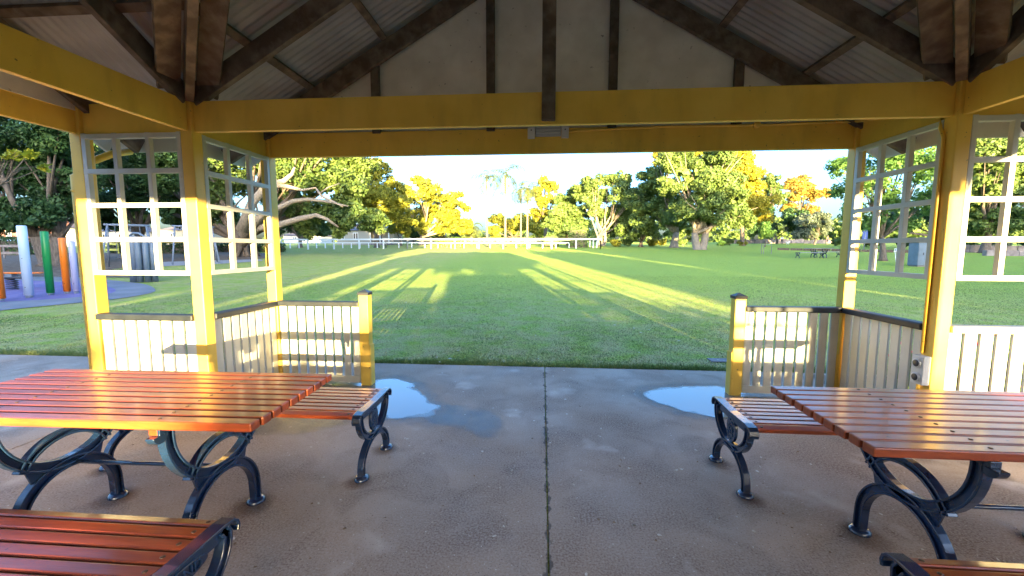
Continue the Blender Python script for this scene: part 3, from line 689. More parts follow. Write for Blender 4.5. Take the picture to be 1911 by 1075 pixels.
def tree(u, Y, blobs_px, leaf, lm, label, cat='tree', name='tree', trunk=.35, bark='bark', group=None, cov=1.35, limbs=6, multi=1, zoff=0, seed=0, k=18, spread=1., base=None):
    g = np.random.default_rng(100+seed+int(u)); rr = random.Random(seed+int(u))
    sc_ = pxm(Y, u); b0 = at(u, 455, Y); b0.z = gz(b0.x, b0.y)+zoff-.05
    root = empty(name, tuple(b0), 0, label, cat, group)
    bl = []
    for q in blobs_px:
        (bu, bv, br), dy = q[:3], (q[3] if len(q) > 3 else rr.uniform(-1, 1)*spread)
        p = at(bu, bv, Y); rr_ = br*sc_*1.12; bl.append((p.x-b0.x, p.y-b0.y+dy*max(rr_, 1.), p.z-b0.z, rr_))
    npmesh('crown', crown_verts(bl, leaf, cov, g, k), 4, lm, root)
    tb_ = MB(); zc = min(b[2]-b[3]*.5 for b in bl); zc = max(.8, zc*.8)
    for j in range(multi):
        ox = (j-(multi-1)/2)*trunk*1.6
        x1, y1 = rr.uniform(-.3, .3)+ox*1.2, rr.uniform(-.3, .3)
        tb_.tube([(ox*.6, 0, 0), (ox*.6, 0, .25), (ox+x1*.2, y1*.2, zc*.45), (x1, y1, zc)], [trunk*1.6, trunk*1.15, trunk*.9, trunk*.75], 12)
        for b in sorted(bl, key=lambda q: -q[3])[j::multi][:limbs]:
            mx, my, mz = (x1+b[0])/2+rr.uniform(-.4, .4), (y1+b[1])/2, zc+(b[2]-zc)*.35
            tb_.tube([(x1, y1, zc*.9), (mx, my, mz), (b[0], b[1], b[2]+b[3]*.2)], [trunk*.55, trunk*.33, trunk*.08], 7)
            for _ in range(3):
                e = Vector((b[0]+rr.uniform(-1, 1)*b[3], b[1]+rr.uniform(-1, 1)*b[3], b[2]+rr.uniform(-.3, .9)*b[3]))
                tb_.tube([(mx, my, mz), ((mx+e.x)/2, (my+e.y)/2, (mz+e.z)/2+.2), tuple(e)], [trunk*.22, trunk*.12, trunk*.03], 5)
    tb_.build('trunk', M[bark], root)
    return root
GL = 'trees on the left beyond the playground'; GC = 'trees beyond the show-ring fence'; GR = 'trees on the right of the lawn'
# 1 big fig, crown over the left of the lawn
fig = tree(455, 33, [(170, 300, 60), (235, 330, 50), (240, 250, 70), (300, 370, 38), (330, 250, 70), (385, 330, 55), (392, 402, 26, -.5), (440, 240, 80), (470, 360, 45, 1.5), (520, 300, 55), (535, 385, 32, .8), (560, 240, 60), (588, 335, 42), (612, 392, 30, -.3), (640, 300, 42), (655, 352, 36), (672, 402, 30, -.8), (705, 418, 24, -.8), (640, 425, 20, -.5), (560, 420, 24, 1), (350, 150, 95), (520, 140, 95), (640, 230, 50), (215, 395, 26, 1.5)],
           .26, M['l_fig'], 'huge spreading fig with long bare limbs, left of the cottage', trunk=.55, name='fig_tree', limbs=14, group=GL, cov=1.3, seed=1)
lb = MB(); o0 = fig.location
def limb(pts, rads, Y=31):
    P_ = []
    for i, (u, v) in enumerate(pts):
        p = at(u, v, Y); P_.append((p.x-o0.x, p.y-o0.y, p.z-o0.z))
    lb.tube(P_, rads, 9)
limb([(450, 455), (480, 425), (520, 420), (560, 408), (590, 402), (610, 409), (632, 424)], [.4, .32, .26, .22, .18, .13, .07])
limb([(452, 440), (490, 400), (520, 388), (548, 375), (575, 372), (610, 376), (650, 385)], [.4, .28, .2, .17, .14, .1, .05], 30.5)
limb([(450, 430), (470, 380), (500, 345), (530, 338), (545, 325), (550, 312)], [.42, .32, .28, .2, .14, .08], 30)
limb([(500, 345), (535, 348), (565, 355), (590, 350)], [.2, .16, .1, .05], 30)
limb([(590, 352), (600, 366), (625, 378), (640, 386)], [.07, .09, .07, .04], 29)
limb([(596, 362), (612, 350), (634, 342)], [.06, .05, .03], 29)
lb.build('limb', M['barkpale'], fig)
fl = MB()
for a in range(9):
    q = a*.7; fl.tube([(.3*math.cos(q), .3*math.sin(q), 2.2), (.62*math.cos(q), .62*math.sin(q), .8), (1.1*math.cos(q), 1.1*math.sin(q), -.05)], [.2, .22, .16], 7)
fl.build('buttress_root', M['bark'], fig)
tree(95, 22, [(20, 250, 60), (80, 300, 50), (110, 250, 50), (30, 330, 55), (85, 370, 42), (-60, 300, 80), (20, 395, 38), (75, 415, 22, -1), (110, 400, 26), (140, 330, 35, .5), (60, 190, 70), (-40, 395, 40)],
     .20, M['l_dark'], 'dark leafy tree with broad split trunk behind the coloured poles', trunk=.42, multi=2, group=GL, seed=2, cov=1.2, limbs=5)
tree(262, 29, [(190, 320, 42), (250, 300, 48), (300, 330, 42), (200, 375, 34), (255, 375, 30), (300, 385, 24), (170, 405, 22), (320, 300, 40), (215, 420, 14), (160, 250, 40)],
     .22, M['l_dark'], 'dark tree seen through the left lattice, behind the swings', trunk=.32, group=GL, seed=3, cov=1.2)
tree(372, 40, [(355, 380, 26), (390, 360, 30), (380, 405, 18), (340, 410, 18), (420, 400, 22)], .26, M['l_mid'], 'green tree between the fig trunk and the swings', trunk=.25, group=GL, seed=4)
tree(560, 60, [(520, 420, 22), (560, 425, 24), (600, 428, 20), (545, 400, 24), (590, 405, 24)], .32, M['l_dark'], 'dark bushy tree under the fig limbs behind the white fence', trunk=.3, group=GL, seed=5)
# left centre, in full sun
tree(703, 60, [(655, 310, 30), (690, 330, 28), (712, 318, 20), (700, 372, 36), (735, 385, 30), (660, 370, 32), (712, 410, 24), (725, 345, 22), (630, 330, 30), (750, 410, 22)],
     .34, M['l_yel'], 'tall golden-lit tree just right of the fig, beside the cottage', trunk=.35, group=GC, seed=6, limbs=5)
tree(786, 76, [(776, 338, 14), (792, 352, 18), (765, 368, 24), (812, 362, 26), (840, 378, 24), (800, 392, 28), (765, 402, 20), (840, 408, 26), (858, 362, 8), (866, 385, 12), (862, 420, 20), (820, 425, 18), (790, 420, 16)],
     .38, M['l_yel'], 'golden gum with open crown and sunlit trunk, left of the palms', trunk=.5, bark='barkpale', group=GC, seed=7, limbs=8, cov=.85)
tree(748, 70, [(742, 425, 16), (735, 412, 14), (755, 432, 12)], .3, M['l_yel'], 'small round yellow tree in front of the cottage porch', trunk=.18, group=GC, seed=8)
tree(772, 84, [(765, 428, 16), (780, 438, 14), (815, 436, 15), (850, 440, 12)], .36, M['l_dark'], 'dark green shrub behind the golden gum trunk', cat='shrub', name='shrub', trunk=.15, seed=9)
# centre
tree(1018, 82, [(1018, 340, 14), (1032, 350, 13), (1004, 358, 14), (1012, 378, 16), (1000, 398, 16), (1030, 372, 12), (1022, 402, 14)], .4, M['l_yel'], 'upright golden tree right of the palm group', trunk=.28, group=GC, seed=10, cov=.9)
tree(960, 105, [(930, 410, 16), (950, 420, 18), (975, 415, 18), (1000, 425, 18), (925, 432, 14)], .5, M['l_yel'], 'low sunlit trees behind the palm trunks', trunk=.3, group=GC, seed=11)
tree(1060, 74, [(1050, 378, 20), (1072, 368, 18), (1040, 398, 20), (1062, 405, 24), (1084, 398, 22), (1050, 425, 20), (1080, 424, 18), (1028, 415, 16)], .38, M['l_mid'], 'spreading green tree behind the clipped hedge', trunk=.3, group=GC, seed=12)
tree(1122, 70, [(1085, 352, 20), (1108, 345, 20), (1136, 334, 17), (1158, 336, 16), (1100, 372, 20), (1128, 362, 16), (1155, 365, 24), (1182, 362, 20), (1140, 398, 22), (1170, 402, 26), (1112, 392, 14), (1150, 425, 20)],
     .37, M['l_mid'], 'multi-trunk tree with domed crown right of the clipped hedge', trunk=.3, multi=3, bark='barkpale', group=GC, seed=13)
tree(1196, 66, [(1185, 385, 22), (1210, 362, 20), (1195, 412, 24), (1222, 395, 20), (1165, 428, 18), (1215, 425, 20), (1180, 440, 12)], .36, M['l_mid'], 'low wide green tree with short sunlit trunk', trunk=.3, group=GR, seed=14)
tree(1258, 62, [(1222, 320, 24), (1240, 352, 26), (1228, 388, 22), (1250, 408, 22), (1268, 385, 24), (1245, 296, 20), (1212, 345, 14), (1272, 418, 14)], .36, M['l_mid'], 'first of two stout-trunked green trees on the lawn, the farther one', trunk=.55, group=GR, seed=15, bark='barkpale')
tree(1306, 53, [(1280, 330, 34), (1320, 345, 36), (1298, 385, 32), (1340, 390, 34), (1366, 402, 24), (1325, 412, 24), (1270, 396, 22), (1375, 375, 24), (1290, 285, 36), (1340, 290, 34), (1392, 415, 14), (1255, 300, 26), (1355, 350, 30), (1250, 345, 22)], .3, M['l_mid'], 'nearer of two stout-trunked green trees on the lawn, with twin stem', trunk=.5, multi=2, group=GR, seed=16, bark='barkpale', limbs=6)
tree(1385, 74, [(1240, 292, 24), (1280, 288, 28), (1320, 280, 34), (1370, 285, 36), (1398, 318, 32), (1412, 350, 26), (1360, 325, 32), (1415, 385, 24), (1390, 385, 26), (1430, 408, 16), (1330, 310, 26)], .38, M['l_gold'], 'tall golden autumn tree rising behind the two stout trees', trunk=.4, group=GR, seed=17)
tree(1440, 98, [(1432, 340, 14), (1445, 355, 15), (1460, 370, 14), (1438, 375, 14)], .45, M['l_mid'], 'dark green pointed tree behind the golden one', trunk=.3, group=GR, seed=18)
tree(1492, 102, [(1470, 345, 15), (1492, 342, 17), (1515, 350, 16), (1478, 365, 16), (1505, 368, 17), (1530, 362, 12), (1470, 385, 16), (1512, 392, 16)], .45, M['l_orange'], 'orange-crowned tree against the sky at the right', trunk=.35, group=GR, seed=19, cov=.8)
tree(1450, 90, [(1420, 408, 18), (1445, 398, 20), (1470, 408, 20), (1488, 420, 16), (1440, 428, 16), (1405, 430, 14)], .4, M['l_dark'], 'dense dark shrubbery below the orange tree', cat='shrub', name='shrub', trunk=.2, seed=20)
tree(1520, 84, [(1500, 415, 17), (1528, 412, 18), (1545, 428, 16), (1512, 435, 15), (1490, 438, 12)], .38, M['l_grey'], 'silvery grey-green spreading shrub behind the far picnic set', cat='shrub', name='shrub', trunk=.2, seed=21)
tree(1428, 66, [(1428, 422, 9), (1422, 434, 10), (1436, 436, 9)], .3, M['l_light'], 'young pale green tree with a stake on the right lawn', trunk=.07, group=GR, seed=22)
tree(1650, 30, [(1640, 300, 42), (1600, 345, 34), (1575, 305, 24), (1690, 320, 40), (1650, 370, 34), (1715, 375, 36), (1588, 395, 22), (1625, 415, 20), (1700, 255, 50), (1625, 245, 48), (1568, 355, 16), (1705, 415, 22), (1560, 255, 22)],
     .2, M['l_light'], 'airy pale green tree seen through the right-hand lattice', trunk=.19, group=GR, seed=23, cov=.42, limbs=8)
tree(1840, 44, [(1800, 290, 40), (1850, 270, 45), (1900, 300, 50), (1830, 345, 35), (1880, 365, 40), (1800, 370, 26), (1830, 410, 30), (1890, 410, 34), (1950, 350, 50), (1780, 250, 35)],
     .3, M['l_mid'], 'large tree filling the view right of the right inner post', trunk=.4, group=GR, seed=24)
tree(1760, 60, [(1700, 400, 30), (1740, 390, 34), (1780, 400, 30), (1660, 420, 22), (1620, 425, 20)], .4, M['l_dark'], 'dark trees behind the grey cabinet', trunk=.3, group=GR, seed=25)
tree(-45, 9, [(6, 262, 12), (16, 280, 10), (-8, 285, 14), (2, 300, 8), (-20, 262, 14)], .13, M['lime'], 'low branch of narrow yellow leaves at the left edge of the photo', trunk=.06, seed=31, limbs=5, k=8, cov=.6)
# shrubs along the far edge
r_ = random.Random(9)
sh = [(1150, 66, 11, 'l_yel'), (1172, 68, 12, 'l_mid'), (1218, 70, 10, 'l_yel'), (1238, 74, 9, 'l_gold'), (1275, 70, 10, 'l_mid'), (1345, 72, 9, 'l_light'), (1362, 76, 11, 'l_mid'), (1385, 74, 8, 'l_yel'), (1560, 74, 12, 'l_mid'), (1590, 70, 13, 'l_dark'), (1625, 66, 14, 'l_mid'), (1690, 62, 14, 'l_dark'), (1760, 58, 16, 'l_mid'), (1815, 52, 18, 'l_mid'), (1870, 50, 20, 'l_grey'), (1925, 50, 20, 'l_mid')]
nm = {'l_yel': 'yellow-green', 'l_mid': 'green', 'l_gold': 'golden', 'l_light': 'pale green', 'l_dark': 'dark green', 'l_grey': 'silvery'}
wh = ['left of the stout trees', 'behind the lawn left of the stout trees', 'between the low tree and the stout trees', 'just left of the farther stout trunk', 'between the two stout trunks', 'right of the nearer stout trunk', 'under the golden tree', 'at the foot of the golden tree', 'behind the far picnic bench', 'left of the right-hand lattice', 'behind the airy tree trunk', 'behind the grey cabinet', 'right of the grey cabinet', 'seen just right of the inner post', 'low in the right-hand lattice', 'at the right edge of the photo']
for (u, Y, rp, lm), ww in zip(sh, wh):
    sc_ = pxm(Y, u); p = at(u, 455, Y); p.z = gz(p.x, p.y)-.02
    rr = rp*sc_; root = empty('shrub', tuple(p), 0, 'rounded %s garden shrub %s' % (nm[lm], ww), 'shrub', 'shrubs along the far garden edge')
    bl = [(r_.uniform(-.6, .6)*rr, r_.uniform(-.4, .4)*rr, rr*r_.uniform(.5, .9), rr*r_.uniform(.6, .85)) for _ in range(4)]
    npmesh('foliage', crown_verts(bl, .26, 1.1, G, 8), 4, M[lm], root)
    st = MB()
    for q in range(3): st.tube([(0, 0, 0), (bl[q][0]*.6, bl[q][1]*.6, bl[q][2])], [.06, .02], 6)
    st.build('stem', M['bark'], root)
# clipped hedges
def hedge(u0, u1, v1, Y, dep, lm, label, dome=0, leaf=.16):
    p0, p1 = at(u0, 455, Y), at(u1, 455, Y); z1 = at((u0+u1)/2, v1, Y).z; zb = gz(0, Y); wd = p1.x-p0.x; h = z1-zb
    root = empty('hedge', ((p0.x+p1.x)/2, Y+dep/2, zb), 0, label, 'hedge')
    n_ = int((2*h*(wd+dep)+wd*dep)*1.5/(leaf*leaf*.5)); P_ = G.random((n_, 3))*np.array((wd, dep, h))-np.array((wd/2, dep/2, 0))
    f = G.integers(0, 5, n_); Nn = np.zeros((n_, 3))
    pr = np.array([h*wd, h*wd, h*dep, h*dep, wd*dep]); f = G.choice(5, n_, p=pr/pr.sum())
    for i, (ax, v_, s__) in enumerate(((1, -dep/2, -1), (1, dep/2, 1), (0, -wd/2, -1), (0, wd/2, 1), (2, h, 1))):
        mk = f == i; P_[mk, ax] = v_; Nn[mk, ax] = s__
    if dome:
        d = np.clip(1-(P_[:, 0]/(wd/2))**4*dome, .2, 1); P_[:, 2] *= d
    P_ += G.normal(0, .05, P_.shape); V = leaf_quads(P_, Nn, leaf, G); npmesh('foliage', V, 4, M[lm], root)
    MB().box(-wd/2+.12, wd/2-.12, -dep/2+.12, dep/2-.12, 0, h*.8).build('stem', M['bark'], root)
hedge(1062, 1096, 421, 62, 3.0, 'l_mid', 'tall clipped hedge block with domed top inside the white fence', .35, .2)
hedge(1015, 1042, 437, 66, 3.0, 'l_mid', 'low round clipped hedge left of the tall one', .6, .2)
hedge(820, 862, 449, 59, 1.5, 'lime', 'sunlit lime-green low hedge behind the white fence', 0, .2)
hedge(395, 520, 455, 42, 1.2, 'l_dark', 'dark low hedge behind the fig trunk', 0, .2)
hedge(-60, 34, 443, 34, 1.2, 'l_dark', 'dark clipped hedge at the far left behind the playground', 0, .2)
hedge(200, 350, 452, 38, 1.2, 'l_dark', 'dark hedge behind the swings', 0, .2)
# palms
def palm(u, Y, vtop, label, tr=.16, nf=17, fl_=2.6, lean=0., group='tall feather palms in the middle distance'):
    p = at(u, 455, Y); p.z = gz(0, Y)-.03; h = at(u, vtop, Y).z-p.z; rr = random.Random(int(u))
    root = empty('palm_tree', tuple(p), 0, label, 'palm', group)
    MB().tube([(0, 0, 0), (lean*.2, 0, h*.4), (lean*.7, 0, h*.8), (lean, 0, h)], [tr*1.4, tr*1.05, tr, tr*.8], 10).build('trunk', M['palmbark'], root)
    V = []
    for i in range(nf):
        a = i*2.4+rr.uniform(-.2, .2); el = R(rr.choice((70, 45, 25, 5, -15))+rr.uniform(-8, 8)); L_ = fl_*rr.uniform(.8, 1.15)
        pts = []; pos = Vector((lean, 0, h)); e = el
        for j in range(13):
            pts.append(pos.copy()); d = Vector((math.cos(a)*math.cos(e), math.sin(a)*math.cos(e), math.sin(e))); pos = pos+d*(L_/12); e -= R(9+j*.9)
        for j in range(1, 13):
            q = pts[j]; t_ = (pts[j]-pts[j-1]).normalized(); sd_ = t_.cross(Vector((0, 0, 1))); sd_ = sd_.normalized() if sd_.length > .05 else Vector((math.sin(a), -math.cos(a), 0))
            ll = L_*.26*(1-abs(j-6)/9)
            for sg in (-1, 1):
                for _ in range(3):
                    tip = q+sd_*sg*ll*rr.uniform(.6, 1)+t_*ll*rr.uniform(.1, .6)+Vector((0, 0, -ll*rr.uniform(.2, .9)))
                    q2 = q+t_*rr.uniform(-.12, .12); V += [tuple(q2-t_*.03), tuple(q2+t_*.03), tuple((q2+tip)/2+t_*.03), tuple(tip)]
    npmesh('crown', np.array(V), 4, M['frond'], root)
palm(909, 67, 333, 'slender leftmost palm of the tall group', .15, 17, 3.7)
palm(943, 67, 326, 'tallest palm, second from the left of the group', .17, 20, 4.6)
palm(972, 74, 352, 'palm with thin pale trunk right of the tallest one', .15, 17, 3.7)
palm(984, 71, 350, 'third pale trunk of the palm group, close to its neighbour', .16, 17, 3.5)
palm(1016, 86, 348, 'palm standing in front of the upright golden tree', .15, 18, 2.8)
palm(880, 82, 427, 'short thick date palm with low arching crown', .34, 40, 2.9, group='date palms')
# near plants behind the right railing
def flowerbed():
    o = flat('p', [(3.15, 3.45), (6.5, 3.45), (6.5, 5.0), (3.15, 5.0)], .003, 0, lift=False).build('garden_bed', M['mulch']); tag(o, kind='structure')
    rr = random.Random(3)
    for i, (x, y) in enumerate(((3.42, 3.85), (3.72, 4.1), (4.05, 3.8), (4.4, 4.15), (4.75, 3.85))):
        root = empty('flowering_plant', (x, y, 0), 0, ['red-flowered plant nearest the right inner post', 'red-flowered plant second from the post', 'leafy plant with one red bloom behind the pickets', 'red-flowered plant fourth along the bed', 'red-flowered plant at the right edge'][i], 'plant', 'flowering plants behind the right railing')
        bl = [(rr.uniform(-.1, .1), rr.uniform(-.1, .1), rr.uniform(.2, .5), .16) for _ in range(5)]
        npmesh('foliage', crown_verts(bl, .05, .7, G, 7), 4, M['l_light'], root)
        for _ in range(4):
            q = Vector((rr.uniform(-.2, .2), rr.uniform(-.2, .2), rr.uniform(.25, .7)))
            f_ = MB()
            for k in range(7): f_.add([q, q+Vector((.05*math.cos(k*.9), .05*math.sin(k*.9), .015)), q+Vector((.05*math.cos(k*.9+.6), .05*math.sin(k*.9+.6), -.01))], [(0, 1, 2)])
            f_.build('flower', M['flower'], root)
flowerbed()
# far-off wood that closes the view
bl = []
rr = random.Random(8)
for i in range(150):
    u = -500+i*20; Y = rr.uniform(140, 180); p = at(u, 455, Y); top = 424+rr.uniform(-10, 8)-(14 if u > 1050 else 0)
    if u < 560: top = 444+rr.uniform(-5, 4)
    if 860 < u < 930: top = 436
    z1 = at(u, top, Y).z
    for zz in (3.5, 7., 10.5, 14):
        if zz < z1: bl.append((p.x+rr.uniform(-2, 2), Y, min(zz, z1-1.5), 3.2))
o = npmesh('distant_wood', crown_verts(bl, .9, .8, G, 9), 4, M['l_mid']); tag(o, kind='stuff')

# ------------------------------------------------------------------ show-ring fences
def rail_fence(p0, p1, n_, h, label, post=.15, m='white', rails=(1.,), name='rail_fence', group='white timber rail fences of the show ring', rd=.19):
    p0, p1 = Vector(p0), Vector(p1); root = empty(name, (p0.x, p0.y, gz(0, p0.y)-.02), 0, label, 'fence', group)
    L0 = lambda t: Vector((p0.x+(p1.x-p0.x)*t, p0.y+(p1.y-p0.y)*t)); bz = gz(0, p0.y)-.02
    for i in range(n_+1):
        q = L0(i/n_); z = gz(0, q.y)-.02-bz; MB().box(q.x-p0.x-post/2, q.x-p0.x+post/2, q.y-p0.y-post/2, q.y-p0.y+post/2, z-.1, z+h-rd/2).build('post', M[m], root)
    for rl in rails:
        q0, q1 = L0(0), L0(1)
        MB().bar((0, -post*.0, gz(0, q0.y)-bz-.02+h*rl-rd*.1), (q1.x-q0.x, q1.y-q0.y, gz(0, q1.y)-bz-.02+h*rl-rd*.1), post*1.25, rd).build('rail', M[m], root)
    return root
pL, pM, pR = at(525, 455, 50), at(760, 455, 55), at(1121, 455, 56)
rail_fence(pL, pM, 5, 1.32, 'left stretch of the tall white rail fence, in shade')
rail_fence(pM, pR, 8, 1.32, 'long middle stretch of the tall white rail fence behind the sunlit turf')
rail_fence(pR, at(1090, 455, 68), 5, 1.25, 'short right-hand return of the tall white rail fence')
rail_fence(at(525, 455, 56), at(720, 455, 58), 12, .78, 'left stretch of the low inner white rail', .12, rd=.13)
rail_fence(at(720, 455, 58), at(1062, 455, 59.5), 14, .78, 'long stretch of the low inner white rail', .12, rd=.13)
rail_fence(at(720, 455, 88), at(870, 455, 88), 14, 1.3, 'brown paling fence lit by the sun behind the white rails', .1, 'stone', (.95, .5), rd=.35)
rail_fence(at(870, 455, 90), at(1010, 455, 90), 14, 1.3, 'brown rail fence behind the palm trunks', .1, 'stone', (.95, .5), rd=.2)
# low stone walls and beds at the right
def lowwall(u0, u1, Y0, Y1, h, label, m='stone', th=.4):
    a, b = at(u0, 455, Y0), at(u1, 455, Y1)
    root = empty('garden_wall', (a.x, a.y, gz(0, a.y)), 0, label, 'wall', 'low garden walls on the right')
    dx, dy, dz = b.x-a.x, b.y-a.y, gz(0, b.y)-gz(0, a.y); L_ = math.hypot(dx, dy); n_ = max(2, int(L_/1.2)); r_ = random.Random(int(u0)); mb = MB()
    for i in range(n_):
        t0, t1 = i/n_, (i+1)/n_-.004; hh = h*r_.uniform(.85, 1.1); o_ = r_.uniform(-.05, .05)
        mb.bar((dx*t0, dy*t0+o_, dz*t0+hh/2-.1), (dx*t1, dy*t1+o_, dz*t1+hh/2-.1), th, hh+.2)
    mb.build('stone_course', M[m], root, bevel=.04)
lowwall(1345, 1500, 93, 100, .9, 'low grey stone wall behind the two strolling people')
lowwall(1500, 1640, 97, 92, .8, 'low stone wall below the silvery shrub')
lowwall(1780, 1960, 46, 44, .8, 'purplish stone wall low in the right-hand lattice')
lowwall(1452, 1775, 52, 42, .28, 'long dark timber edging across the right lawn', 'timber', .15)
lowwall(1840, 1960, 38, 38, .45, 'short grey stone block wall at the right edge')

# ------------------------------------------------------------------ cottage and far houses
M['weatherboard'] = mat('cream_weatherboard', (.36, .33, .26), .7)
def cottage(u0, u1, vtop, Y, label, wall='weatherboard', roof='tile', porch=True, wins=((.12,), (.36,)), nm='cottage', dep=7):
    a, b = at(u0, 455, Y), at(u1, 455, Y); z0 = gz(0, Y); h = at(u0, vtop, Y).z-z0; W = b.x-a.x
    root = empty(nm, (a.x, Y, z0), 0, label, 'house')
    wl = MB()
    wl.box(0, W*.62 if porch else W, 0, dep, 0, h)
    if porch: wl.box(W*.62+.002, W, 1.8, dep, 0, h)
    wo = wl.build('wall', M[wall], root)
    for i in range(int(h/.3)): MB().box(-.02, (W*.62 if porch else W)+.02, -.018, -.002, .28*i+.1, .28*i+.115).build('weatherboard', M[wall], wo) if i < 10 else None
    rf = MB(); e = .4
    rf.add([(-e, -e, h), (W+e, -e, h), (W+e, dep+e, h), (-e, dep+e, h), (W*.25, dep/2, h+1.5), (W*.75, dep/2, h+1.5)], [(0, 1, 5, 4), (1, 2, 5), (2, 3, 4, 5), (3, 0, 4), (0, 3, 2, 1)])
    rf.build('roof', M[roof], root)
    for (t,) in wins:
        x = W*t; fr = MB().box(x-.5, x+.5, -.06, -.02, h*.35, h*.85).build('window', M['white'], root)
        for q in (-.24, .24): MB().box(x+q-.17, x+q+.17, -.075, -.062, h*.4, h*.8).build('pane', M['glass'], fr)
    if porch:
        for t in (.64, .82, .985): MB().box(W*t-.07, W*t+.07, -.2, -.06, 0, h-.02).build('porch_post', M['white'], root)
        MB().box(W*.7, W*.7+.9, 1.72, 1.79, 0, 2).build('door', M['tile'], root)
        MB().box(W*.62, W, -.2, 1.75, 0, .3).build('porch_floor', M['stone'], root)
    return root
cottage(629, 728, 430, 78, 'cream weatherboard cottage with porch under the fig branches', wins=((.1,), (.36,)))
M['wall_w'] = mat('bright_render', (.5, .5, .5), .7)
cottage(-30, 40, 405, 60, 'red brick house with white gable at the far left', 'brick', 'tile', False, ((.3,), (.7,)), 'brick_house')
cottage(60, 130, 425, 66, 'white rendered house behind the split-trunk tree', 'wall_w', 'tile', False, ((.3,), (.7,)), 'white_house')
cottage(175, 250, 432, 70, 'white house behind the swings, seen through the left lattice', 'wall_w', 'tile', False, ((.3,), (.7,)), 'white_house')
cottage(300, 380, 430, 74, 'pale orange-lit house right of the climbing tower', 'weatherboard', 'tile', False, ((.3,), (.7,)), 'pale_house')
cottage(530, 600, 440, 96, 'small white house beyond the left end of the white fence', 'wall_w', 'tile', False, ((.3,), (.7,)), 'white_house', 5)
# white car by the far hedge
def car(u, Y, label):
    p = at(u, 455, Y); root = empty('parked_car', (p.x, p.y, gz(0, Y)), 0, label, 'car')
    MB().prism([(-2.1, .35), (-2.15, .75), (-1.3, .95), (-.8, 1.4), (.7, 1.42), (1.4, .98), (2.1, .85), (2.15, .4)], -.85, .85, 'y').build('body', M['white'], root, bevel=.06)
    MB().prism([(-1.15, .96), (-.75, 1.34), (.65, 1.36), (1.2, .98)], -.87, -.855, 'y').build('window', M['glass'], root)
    for x in (-1.35, 1.35):
        for y in (-.8, .8):
            wv = MB().lathe([(0, -.1), (.32, -.1), (.34, 0), (.32, .1), (0, .1)], n=16).build('wheel', M['dark'], root); wv.matrix_local = Matrix.Translation((x, y, .33)) @ Matrix.Rotation(math.pi/2, 4, 'X')
car(12, 40, 'white car parked behind the far-left hedge')

# ------------------------------------------------------------------ playground
def pole(u, v, vtop, r_, m, label):
    x, y = onlawn(u, v); z = gz(x, y); p = at(u, vtop, y); h = p.z-z
    root = empty('play_pole', (x, y, z), 0, label, 'pole', 'coloured poles of the playground')
    MB().lathe([(0, .07), (r_, .07), (r_, h-.02), (r_*.85, h), (0, h)], n=20).build('shaft', M[m], root)
    MB().lathe([(0, 0), (r_*.75, 0), (r_*.75, .068), (0, .068)], n=16).build('collar', M['p_steel'], root)
    bo = MB()
    for q in (.3, 1.1): bo.lathe([(0, 0), (.014, 0), (.012, .01), (0, .012)], (r_*.35, -r_*.95, q), 8)
    bo.build('cap_bolt', M['dark'], root)
pole(3, 562, 432, .085, 'p_orange', 'orange play pole cut by the left edge of the photo')
pole(55, 556, 421, .10, 'p_bluewhite', 'thick white play pole left of the green one')
pole(95, 551, 432, .088, 'p_green', 'green play pole between the white and orange ones')
pole(126, 548, 444, .085, 'p_orange', 'orange play pole right of the green one')
pole(143, 548, 450, .075, 'p_lilac', 'lilac play pole beside the left outer post of the shelter')
# spring rocker
x, y = onlawn(24, 541); z = gz(x, y)
root = empty('spring_rocker', (x, y, z), R(10), 'orange seesaw on a coil spring on the purple rubber', 'spring rocker')
pts = [(.13*math.cos(t), .13*math.sin(t), .02+.33*t/(2*math.pi*5)) for t in [i*.35 for i in range(90)]]
MB().tube(pts, .018, 6).build('spring', M['dark'], root)
MB().box(-.1, .1, -.1, .1, .35, .52).build('mount', M['p_steel'], root, bevel=.02)
MB().box(-.95, .95, -.13, .13, .53, .57).build('board', M['p_orange'], root, bevel=.015)
MB().tube([(-.6, -.2, .40), (.75, -.2, .40)], .03, 8).build('foot_bar', M['dark'], root)
# cluster of grey posts (climbing tower)
x, y = onlawn(265, 526); z = gz(x, y); root = empty('climbing_tower', (x, y, z), 0, 'cluster of blue-grey play posts with a wavy top, seen through the left lattice', 'climbing frame')
hh = at(265, 440, y).z-z
for i, (dx, dy, q) in enumerate(((-.34, 0, .97), (-.14, -.1, 1.), (.08, -.12, .98), (.28, -.02, .93), (.4, .14, .86))):
    MB().lathe([(0, 0), (.1, 0), (.1, hh*q-.06), (.05, hh*q), (0, hh*q)], (dx, dy, 0), 14).build('post', M['grey'], root)
MB().box(-.3, .36, .0, .03, hh*.25, hh*.8).build('panel', M['p_steel'], root, bevel=.01)
MB().tube([(-.36, 0, hh*.98), (-.2, 0, hh*1.06), (.05, 0, hh*1.05), (.25, .02, hh*.97), (.42, .14, hh*.9)], .04, 8).build('hand_rail', M['grey'], root)
